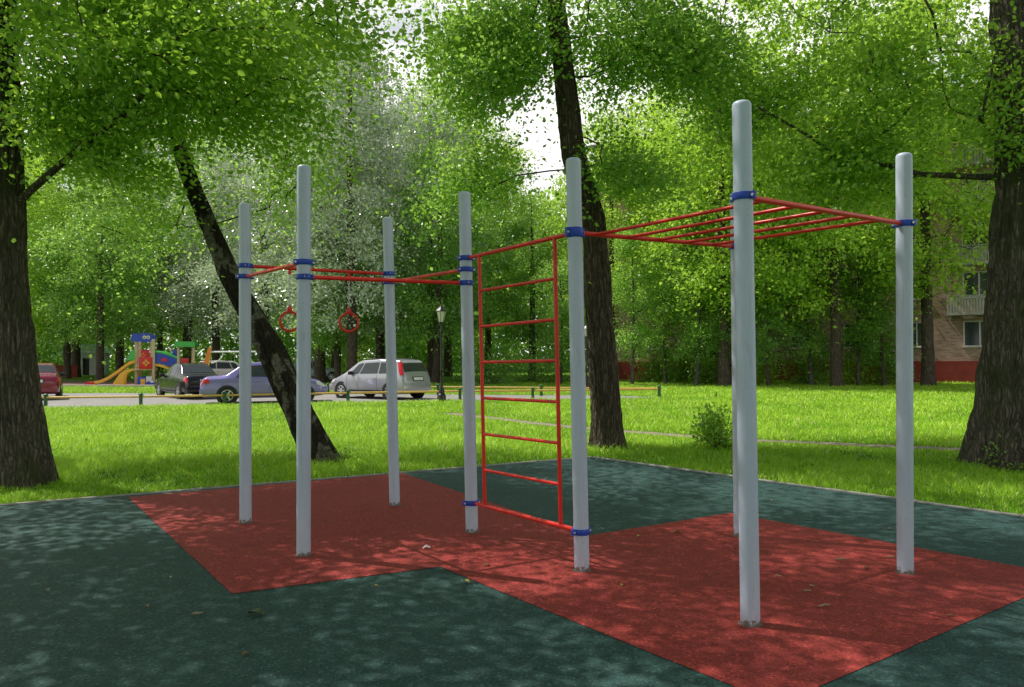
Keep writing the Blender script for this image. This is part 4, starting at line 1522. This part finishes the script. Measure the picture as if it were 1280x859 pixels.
# ------------------------------------------------------------------ playground
M['wood'] = paint('pale_wood_post', (0.50, 0.40, 0.25), 0.6, 0.15)
M['p_blue'] = paint('play_blue', (0.02, 0.06, 0.42), 0.4, 0.1)
M['p_red'] = paint('play_red', (0.55, 0.015, 0.02), 0.4, 0.1)
M['p_yel'] = paint('play_yellow', (0.75, 0.42, 0.04), 0.4, 0.1)
M['p_green'] = paint('play_green', (0.06, 0.42, 0.07), 0.4, 0.1)
M['p_cream'] = paint('play_cream', (0.75, 0.70, 0.40), 0.4, 0.1)
M['p_white'] = paint('play_white', (0.7, 0.7, 0.72), 0.4, 0.1)
M['p_orange'] = paint('play_orange', (0.70, 0.20, 0.03), 0.4, 0.1)
PD = 46.0
PO = Vector(((190 - 640) / F * PD, PD, 0))
play = thing('play_structure', 'bright play towers with a yellow slide and a blue bridge', 'play structure', tuple(PO), R(14))
U = PD / F / 0.97     # metres per surveyed pixel there


def lx_(px):
    return (px - 190) * U


def lz_(py):
    return max(0.0, (480 - py) * U)


def pbox(name, px0, px1, py0, py1, y, th, material, parent=play, bev=0.02):
    bm = bmesh.new()
    add_box(bm, ((lx_(px0) + lx_(px1)) / 2, y, (lz_(py0) + lz_(py1)) / 2), (abs(lx_(px1) - lx_(px0)), th, abs(lz_(py0) - lz_(py1))), None, bev)
    return obj(name, bm, material, parent, True)


def pprism(name, pts, y0, y1, material, parent=play):
    bm = bmesh.new()
    mt = Matrix(((1, 0, 0, 0), (0, 0, 1, 0), (0, 1, 0, 0), (0, 0, 0, 1)))
    add_prism(bm, [(lx_(a), lz_(b)) for a, b in pts], y0, y1, mt)
    bmesh.ops.recalc_face_normals(bm, faces=bm.faces)
    return obj(name, bm, material, parent)


# main tower: 4 posts
for px, y in ((172.5, -0.0), (194, -0.55), (187.5, 0.55), (173.8, 0.65)):
    pbox('post', px - 1.6, px + 1.6, 480, 424, y, 0.14, M['wood'])
rp = pprism('tower_roof', [(170, 427), (191.5, 427), (191.5, 418), (189, 416.5), (185, 419), (181, 416), (176, 418.5), (173, 416.5), (170, 418.5)], -0.66, -0.60, M['p_blue'])
pprism('tower_roof', [(170, 427), (191.5, 427), (191.5, 418), (185, 419), (181, 416), (176, 418.5), (170, 418.5)], 0.62, 0.68, M['p_blue'])
bm = bmesh.new()
for px in (184.2, 188.4):
    tb = torus_bm(1.5 * U, 0.55 * U, 20, 8)
    for v in tb.verts:
        v.co.x += lx_(px); v.co.z += lz_(421.8); v.co.y = v.co.y * 0.4 - 0.67
    me_ = bpy.data.meshes.new('t'); tb.to_mesh(me_); tb.free(); bm.from_mesh(me_); bpy.data.meshes.remove(me_)
obj('roof_emblem', bm, M['p_cream'], rp, True)
pbox('platform', 172, 194, 461, 459, 0.05, 1.2, M['wood'])
pn = pbox('red_panel', 178, 193, 459.5, 445.5, -0.62, 0.05, M['p_red'])


def flower(px, py, s, y, parent):
    pts = []
    for i in range(16):
        a = math.pi * 2 * i / 16 + math.pi / 8 * 0
        r_ = s * (1.0 if i % 4 == 0 else (0.62 if i % 2 else 0.45))
        pts.append((px + r_ * math.cos(a), py + r_ * math.sin(a)))
    pprism('panel_flower', pts, y - 0.012, y, M['p_yel'], parent)
    pts = [(px + 1.4 * math.cos(a), py + 1.4 * math.sin(a)) for a in np.linspace(0, 2 * math.pi, 9)[:-1]]
    pprism('flower_centre', pts, y - 0.022, y - 0.012, M['p_red'], parent)


flower(186, 452.3, 4.6, -0.646, pn)
pn2 = pbox('red_panel', 176, 185.5, 450, 436.5, 0.45, 0.05, M['p_red'])
flower(178.5, 443, 3.0, 0.42, pn2)
# long slide
def slide(pts, y, w_, material):
    bm = bmesh.new()
    sec = [(-w_ / 2, 0.16), (-w_ / 2 + 0.03, 0.16), (-w_ / 2 + 0.05, 0.03), (w_ / 2 - 0.05, 0.03), (w_ / 2 - 0.03, 0.16), (w_ / 2, 0.16), (w_ / 2, -0.02), (-w_ / 2, -0.02)]
    rows_ = []
    for (a, b) in pts:
        rows_.append([bm.verts.new((lx_(a), y + q_[0], lz_(b) + q_[1])) for q_ in sec])
    for r0, r1_ in zip(rows_[:-1], rows_[1:]):
        for k in range(8):
            bm.faces.new((r0[k], r0[(k + 1) % 8], r1_[(k + 1) % 8], r1_[k]))
    bm.faces.new(rows_[0]); bm.faces.new(list(reversed(rows_[-1])))
    bmesh.ops.recalc_face_normals(bm, faces=bm.faces)
    return obj('slide', bm, material, play, True)


sl_ = slide([(171, 452), (166, 453.5), (160, 458), (152, 464.5), (142, 471.8), (134, 475.6), (127, 477.0)], 0.1, 0.55, M['p_yel'])
pprism('slide_end', [(117.5, 479.6), (117.5, 475.5), (120, 474.4), (127.5, 475.2), (129, 479.2)], -0.2, 0.4, M['p_red'])
pprism('slide_side', [(163, 449), (168, 437), (171.5, 437), (171.5, 449.5)], -0.26, -0.21, M['p_green'])
# climbing arch panel
pprism('arch_panel', [(149.5, 479.5), (150, 476), (153, 471), (157, 465), (162, 461), (170, 459), (171, 461.5), (166, 463), (163, 466), (162, 471), (161.8, 479.5)], -0.62, -0.56, M['p_yel'])
pprism('arch_panel', [(149.5, 479.5), (150, 476), (153, 471), (157, 465), (162, 461), (170, 459), (171, 461.5), (166, 463), (163, 466), (162, 471), (161.8, 479.5)], -0.1, -0.04, M['p_yel'])
pbox('low_panel', 176.5, 186, 481 - 1, 469, -0.62, 0.05, M['p_blue'])
pbox('low_panel', 180, 185.3, 478.5, 471.5, -0.66, 0.03, M['p_yel'])
pprism('low_panel', [(186.2, 480), (186.2, 468.5), (192.5, 468.5), (192.5, 472), (195.5, 476), (195.5, 480)], -0.66, -0.61, M['p_white'])
pprism('low_panel', [(186.0, 480), (186.0, 476), (189, 474), (192, 476.5), (195.5, 475.5), (195.5, 480)], -0.70, -0.665, M['p_blue'])
# arched bridge
for y in (-0.5, 0.5):
    pr_ = pprism('bridge_side', [(195, 452.5), (203, 454), (212, 457), (220, 459), (220, 447), (212, 443.5), (203, 440.5), (195, 439.2)], y, y + 0.05, M['p_blue'])
    bm = bmesh.new()
    add_path(bm, [(lx_(a), y + 0.02, lz_(b)) for a, b in ((194, 439), (203, 440.2), (212, 443.3), (220, 446.8))], 0.07, 8)
    obj('bridge_rail', bm, M['p_green'], play, True)
    pprism('bridge_trim', [(195, 453.5), (204, 455.5), (212, 458.5), (212, 461), (204, 458), (195, 455.5)], y - 0.01, y - 0.06, M['p_yel'])
fl_ = [(205.3, 445.5), (207, 447.5), (209, 447), (208.2, 449), (209.5, 451), (207, 450.5), (205.5, 452), (204, 450.3), (201.5, 450.8), (203, 448.8), (201.8, 447), (204, 447.3)]
pprism('bridge_flower', fl_, -0.53, -0.512, M['p_red'])
pbox('bridge_deck', 194, 221, 456.5, 455, 0.0, 0.9, M['wood'])
# second tower
for px, y in ((221.5, -0.5), (238.8, -0.5), (218.5, 0.5), (234.5, 0.5)):
    pbox('post', px - 1.4, px + 1.4, 480, 430, y, 0.13, M['wood'])
bm = bmesh.new()
mt = Matrix(((1, 0, 0, 0), (0, 0, 1, 0), (0, 1, 0, 0), (0, 0, 0, 1)))
add_prism(bm, [(lx_(a), lz_(b)) for a, b in ((217.5, 433.3), (240.5, 433.3), (241, 430), (239.5, 427), (219, 426.5), (217.3, 430))], -0.75, 0.75, mt)
bmesh.ops.recalc_face_normals(bm, faces=bm.faces)
obj('green_roof', bm, M['p_green'], play)
pbox('red_panel', 224, 233, 455, 447, -0.45, 0.05, M['p_red'])
pbox('blue_panel', 211.5, 218, 445, 437, 0.3, 0.05, M['p_blue'])
pbox('platform', 218, 240, 461, 459.3, 0.0, 1.1, M['wood'])

# swing frame
SO = Vector(((256 - 640) / F * 43, 43, 0))
sw = thing('swing_frame', 'orange and yellow swing stand with a grey top beam', 'swing', tuple(SO), R(6))
bm = bmesh.new()
mt = Matrix(((1, 0, 0, 0), (0, 0, 1, 0), (0, 1, 0, 0), (0, 0, 0, 1)))
add_prism(bm, [(-0.42, 0.0), (-0.18, 0.0), (0.40, 2.25), (0.18, 2.22)], -0.03, 0.03, mt)
bmesh.ops.recalc_face_normals(bm, faces=bm.faces)
obj('side_board', bm, M['p_orange'], sw)
bm = bmesh.new()
add_prism(bm, [(-0.15, 0.0), (0.12, 0.0), (0.30, 1.55), (0.38, 2.1)], -0.06, -0.035, mt)
bmesh.ops.recalc_face_normals(bm, faces=bm.faces)
obj('side_board', bm, M['p_yel'], sw)
bm = bmesh.new()
add_tube(bm, (0.3, 0, 1.98), (3.6, 0, 1.98), 0.05, seg=12)
add_path(bm, [(0.35, 0.0, 1.35), (0.7, 0.0, 1.45), (0.95, 0.0, 1.7), (1.0, 0, 1.95)], 0.04, 8)
obj('top_beam', bm, M['steel'], sw, True)
bm = bmesh.new()
add_tube(bm, (3.6, -0.7, 0), (3.6, 0, 2.0), 0.05, seg=10)
add_tube(bm, (3.6, 0.7, 0), (3.6, 0, 2.0), 0.05, seg=10)
obj('end_legs', bm, M['steel'], sw, True).name = 'end_leg'

# ------------------------------------------------------------------ buildings
M['brick'] = brickmat('pinkish_brick', (0.28, 0.155, 0.11), (0.48, 0.31, 0.235), (0.48, 0.42, 0.36))
M['plinth'] = stonelike('red_plinth', (0.20, 0.026, 0.018), (0.30, 0.045, 0.03), 2)
M['frame_white'] = paint('white_window_frame', (0.62, 0.62, 0.60), 0.5, 0.08)
M['pane'] = glassmat('window_pane', (0.035, 0.05, 0.05))
M['balcony'] = paint('balcony_sheet', (0.38, 0.40, 0.36), 0.6, 0.12)
M['slab'] = stonelike('balcony_slab', (0.36, 0.34, 0.32), (0.5, 0.48, 0.45), 3)
M['roofgrey'] = stonelike('grey_roof', (0.15, 0.15, 0.15), (0.24, 0.24, 0.24), 2)
A0 = Vector(((748 - 640) / F * 54, 54, 0)); B0 = Vector(((1222 - 640) / F * 42.4, 42.4, 0))
dv = (B0 - A0).normalized()
bld = thing('apartment_building', 'pinkish brick apartment block with white windows behind the trees', 'building', tuple(A0), math.atan2(dv.y, dv.x))
LB = (B0 - A0).length + 22
uB = (B0 - A0).length
HB = 16.2
# facade with real window openings: strips
cols = []
u = uB
k = 0
while u > 1.5:
    cols.append(u); u -= 3.1
u = uB + 3.1
while u < LB - 1.5:
    cols.append(u); u += 3.1
cols.sort()
WW, WH = 1.35, 1.45
sills = [2.05 + 2.75 * i for i in range(5)]
bm = bmesh.new()
TH_ = 0.30
edges = [0.0]
for c in cols:
    edges += [c - WW / 2, c + WW / 2]
edges.append(LB)
PLH = 1.25
for i in range(0, len(edges) - 1):
    x0, x1 = edges[i], edges[i + 1]
    if i % 2 == 0:
        add_box(bm, ((x0 + x1) / 2, TH_ / 2, (PLH + HB) / 2), (x1 - x0, TH_, HB - PLH))
    else:
        z0 = PLH
        for s_ in sills + [None]:
            z1 = s_ if s_ is not None else HB
            add_box(bm, ((x0 + x1) / 2, TH_ / 2, (z0 + z1) / 2), (x1 - x0, TH_, z1 - z0))
            if s_ is not None: z0 = s_ + WH
for sgn in (0, 1):
    add_box(bm, (sgn * LB + (0.15 if sgn == 0 else -0.15), 6.2, HB / 2), (0.3, 11.8, HB))
add_box(bm, (LB / 2, 12.0, HB / 2), (LB, 0.3, HB))
obj('wall', bm, M['brick'], bld)
bm = bmesh.new()
add_box(bm, (LB / 2, TH_ / 2 - 0.05, PLH / 2), (LB + 0.1, TH_ + 0.1, PLH - 0.004))
obj('plinth', bm, M['plinth'], bld)
bm = bmesh.new()
add_box(bm, (LB / 2, 6.0, HB + 0.15), (LB + 1.0, 13.2, 0.28))
obj('roof', bm, M['roofgrey'], bld)
bm = bmesh.new()
add_box(bm, (LB / 2, 1.2, HB / 2), (LB - 1, 0.05, HB - 0.5))
obj('interior_wall', bm, M['black_plastic'], bld)
fm = None
for c in cols:
    for s_ in sills:
        if fm is None:
            bm = bmesh.new()
            for (cx, cz, sx_, sz_) in ((-WW / 2 + .035, WH / 2, .07, WH), (WW / 2 - .035, WH / 2, .07, WH), (0, .035, WW - .145, .07), (0, WH - .035, WW - .145, .07), (0.12, WH / 2, .07, WH - .145)):
                add_box(bm, (cx, 0.14, cz), (sx_, .07, sz_), None, .004)
            add_box(bm, (0, -0.03, -0.02), (WW + .1, .14, .036), None, .004)
            fo = obj('window', bm, M['frame_white'], bld)
            bm = bmesh.new(); add_box(bm, (0, 0.155, WH / 2), (WW - 0.1, 0.012, WH - .1))
            po = obj('pane', bm, M['pane'], fo)
            fm = fo
            fo.location = (c, 0, s_)
        else:
            o = fo.copy(); COL.objects.link(o); o.parent = bld; o.location = (c, 0, s_)
            p_ = po.copy(); COL.objects.link(p_); p_.parent = o
# balconies at one column
bc = uB
for i in range(1, 5):
    z0 = sills[i] - 0.95
    for cc in (bc, bc - 12.4, bc + 6.2):
        bm = bmesh.new(); add_box(bm, (cc, -0.5, z0), (2.9, 0.95, 0.14), None, .01)
        so_ = obj('balcony', bm, M['slab'], bld)
        bm = bmesh.new()
        add_box(bm, (cc, -0.96, z0 + 1.0), (2.9, 0.05, 0.06))
        for k in range(21):
            add_box(bm, (cc - 1.4 + k * 0.14, -0.955, z0 + 0.52), (0.09, 0.012, 0.88))
        for sgn in (1, -1):
            add_box(bm, (cc + sgn * 1.43, -0.48, z0 + 0.55), (0.03, 0.9, 0.9))
        obj('railing', bm, M['balcony'], so_)

# small far buildings at the left
M['pale_wall'] = stonelike('pale_plaster', (0.42, 0.43, 0.43), (0.55, 0.56, 0.55), 2)
M['mint'] = paint('mint_roof', (0.42, 0.55, 0.50), 0.5, 0.1)
M['ochre'] = stonelike('ochre_plaster', (0.40, 0.27, 0.10), (0.52, 0.36, 0.14), 1)
kx = Vector(((108 - 640) / F * 78, 78, 0))
kb = thing('kiosk_building', 'small white building with a mint roof behind the dark tree', 'building', tuple(kx), R(20))
bm = bmesh.new()
add_box(bm, (-0.9, 0, 1.1), (1.6, 3, 2.2)); add_box(bm, (1.2, 0, 1.1), (1.4, 3, 2.2)); add_box(bm, (0.2, 0, 1.95), (0.6, 2.99, 0.5)); add_box(bm, (0.2, 0.2, 0.85), (0.6, 2.4, 1.7))
obj('wall', bm, M['pale_wall'], kb)
bm = bmesh.new()
add_prism(bm, [(-2.0, 2.2), (2.2, 2.2), (1.6, 3.1), (-1.5, 3.1)], -1.7, 1.7, mt)
bmesh.ops.recalc_face_normals(bm, faces=bm.faces)
obj('roof', bm, M['mint'], kb)
bm = bmesh.new(); add_box(bm, (0.2, -1.1, 0.8), (0.56, 0.06, 1.6))
obj('door', bm, M['black_plastic'], kb)
ox = Vector(((60 - 640) / F * 92, 92, 0))
ob = thing('ochre_building', 'ochre house front showing between dark leaves behind the maroon car', 'building', tuple(ox), R(24))
bm = bmesh.new(); add_box(bm, (0, 0, 4), (9, 6, 8)); obj('wall', bm, M['ochre'], ob)
for i in range(4):
    for j in range(2):
        bm = bmesh.new(); add_box(bm, (-3.3 + i * 2.2, -3.03, 2.2 + j * 3), (1.0, 0.08, 1.5)); f_ = obj('window', bm, M['frame_white'], ob)
        bm = bmesh.new(); add_box(bm, (-3.3 + i * 2.2, -3.08, 2.2 + j * 3), (0.84, 0.03, 1.34)); obj('pane', bm, M['pane'], f_)
bm = bmesh.new(); add_prism(bm, [(-4.9, 8), (4.9, 8), (4.2, 9.4), (-4.2, 9.4)], -3.3, 3.3, mt); bmesh.ops.recalc_face_normals(bm, faces=bm.faces); obj('roof', bm, M['roofgrey'], ob)
rf0 = Vector(((40 - 640) / F * 66, 66, 0))
rf = thing('board_fence', 'low dark red board fence behind the maroon car', 'fence', tuple(rf0), R(22))
bm = bmesh.new()
for i in range(22):
    add_box(bm, (i * 0.16, 0, 0.55), (0.145, 0.03, 1.1))
obj('boards', bm, M['plinth'], rf).name = 'board_panel'
bm = bmesh.new(); add_box(bm, (1.7, 0.05, 0.9), (3.6, 0.06, 0.08)); add_box(bm, (1.7, 0.05, 0.3), (3.6, 0.06, 0.08)); obj('rail', bm, M['plinth'], rf)

# ------------------------------------------------------------------ litter on the rubber
M['dry_leaf'] = paint('dry_leaf', (0.20, 0.13, 0.05), 0.7, 0.3, scale=40)
M['yellow_leaf'] = paint('yellow_leaf', (0.42, 0.36, 0.06), 0.6, 0.25, scale=40)
M['green_leaf'] = paint('fallen_green_leaf', (0.05, 0.075, 0.03), 0.6, 0.25, scale=40)
M['twig'] = paint('dry_twig', (0.34, 0.25, 0.17), 0.8, 0.25, scale=40)
M['paper'] = paint('paper', (0.72, 0.70, 0.75), 0.7, 0.05)


def fallen_leaf(px, py, s, mk, lab):
    p = G(px, py)
    bm = bmesh.new()
    n = 8
    az = random.uniform(0, 6.28)
    rows_ = []
    for i in range(n + 1):
        t_ = i / n
        w_ = math.sin(math.pi * t_ ** 0.8) * 0.30 * s
        zc = 0.004 + 0.10 * s * math.sin(math.pi * t_) * random.uniform(0.7, 1.1)
        rows_.append([bm.verts.new(((t_ - .5) * s, -w_, zc + w_ * 0.45)), bm.verts.new(((t_ - .5) * s, 0, zc * 0.6)), bm.verts.new(((t_ - .5) * s, w_, zc + w_ * 0.35))])
    for a, b in zip(rows_[:-1], rows_[1:]):
        for k in range(2):
            bm.faces.new((a[k], b[k], b[k + 1], a[k + 1]))
    bmesh.ops.remove_doubles(bm, verts=bm.verts, dist=1e-5)
    add_tube(bm, (-.5 * s, 0, 0.004), (-.78 * s, 0.03 * s, 0.006), 0.0012, seg=5)
    o = obj('fallen_leaf', bm, M[mk], None, True)
    o.location = (p.x, p.y, 0.017); o.rotation_euler = (0, 0, az)
    tag(o, lab, 'leaf', 'fallen leaves on the rubber ground')


for a in ((320, 772, .13, 'green_leaf', 'large dull green leaf lying on the dark green rubber at lower left'),
          (608, 710, .07, 'dry_leaf', 'brown curled leaf on red rubber just right of the paper scrap'),
          (583, 731, .07, 'yellow_leaf', 'yellowish leaf at the tip of the green inlet into the red'),
          (183, 762, .06, 'dry_leaf', 'brown leaf on the green rubber left of the large green leaf'),
          (58, 742, .06, 'green_leaf', 'small green leaf near the left edge on green rubber'),
          (214, 725, .04, 'yellow_leaf', 'tiny yellow leaf left of the front red corner'),
          (308, 822, .06, 'dry_leaf', 'brown leaf at the lower left below the large green leaf'),
          (778, 735, .04, 'yellow_leaf', 'pale tiny leaf right of the fifth pole foot on red'),
          (799, 673, .05, 'yellow_leaf', 'yellow leaf by the red edge behind the ladder'),
          (846, 668, .07, 'dry_leaf', 'dark leaf near the red edge left of the tallest pole'),
          (563, 615, .05, 'yellow_leaf', 'yellow leaf on green rubber beyond the fourth pole'),
          (1083, 714, .05, 'dry_leaf', 'dark leaf left of the rightmost pole foot'),
          (470, 736, .04, 'yellow_leaf', 'small pale leaf below the red front edge'),
          (1188, 774, .04, 'dry_leaf', 'dark fleck of leaf at the right red corner'),
          (964, 628, .04, 'yellow_leaf', 'yellow leaf on green rubber right of the tallest pole'),
          (361, 674, .035, 'yellow_leaf', 'tiny yellow leaf left of the second pole foot')):
    fallen_leaf(*a)


def twig(px, py, s, az, lab):
    p = G(px, py)
    bm = bmesh.new()
    pts = [Vector(((t_ - .5) * s, random.uniform(-.05, .05) * s, 0.006 + random.uniform(0, .01))) for t_ in np.linspace(0, 1, 6)]
    add_path(bm, pts, [0.003, 0.006, 0.007, 0.006, 0.005, 0.003], 7)
    o = obj('fallen_twig', bm, M['twig'], None, True)
    o.location = (p.x, p.y, 0.017); o.rotation_euler = (0, 0, az)
    tag(o, lab, 'twig', 'dry twigs on the red rubber')


for a in ((1030, 762, .11, .5, 'longest dry twig, on the red rubber right of the front pole foot'),
          (1051, 703, .10, .15, 'dry twig lying between the two right poles'),
          (1113, 700, .08, .1, 'dry twig touching the foot of the rightmost pole on its left'),
          (1009, 743, .05, -.4, 'short twig above the longest twig'),
          (1015, 737, .04, -.9, 'tiny twig fragment farthest above the longest twig'),
          (973, 724, .04, -.3, 'small pale twig right of the front pole shaft'),
          (247, 772, .07, .4, 'pale twig on the dark green rubber at lower left'),
          (1112, 664, .04, .3, 'tiny twig behind the rightmost pole')):
    twig(*a)
p = G(533, 688)
bm = bmesh.new()
vs = [bm.verts.new(v) for v in ((-.03, -.015, .002), (0, -.02, .02), (.035, -.008, .004), (.03, .015, .012), (0, .012, .03), (-.028, .02, .008))]
bm.faces.new((vs[0], vs[1], vs[4], vs[5])); bm.faces.new((vs[1], vs[2], vs[3], vs[4]))
o = obj('paper_scrap', bm, M['paper']); o.location = (p.x, p.y, 0.017)
tag(o, 'crumpled white paper scrap on the red rubber', 'litter')
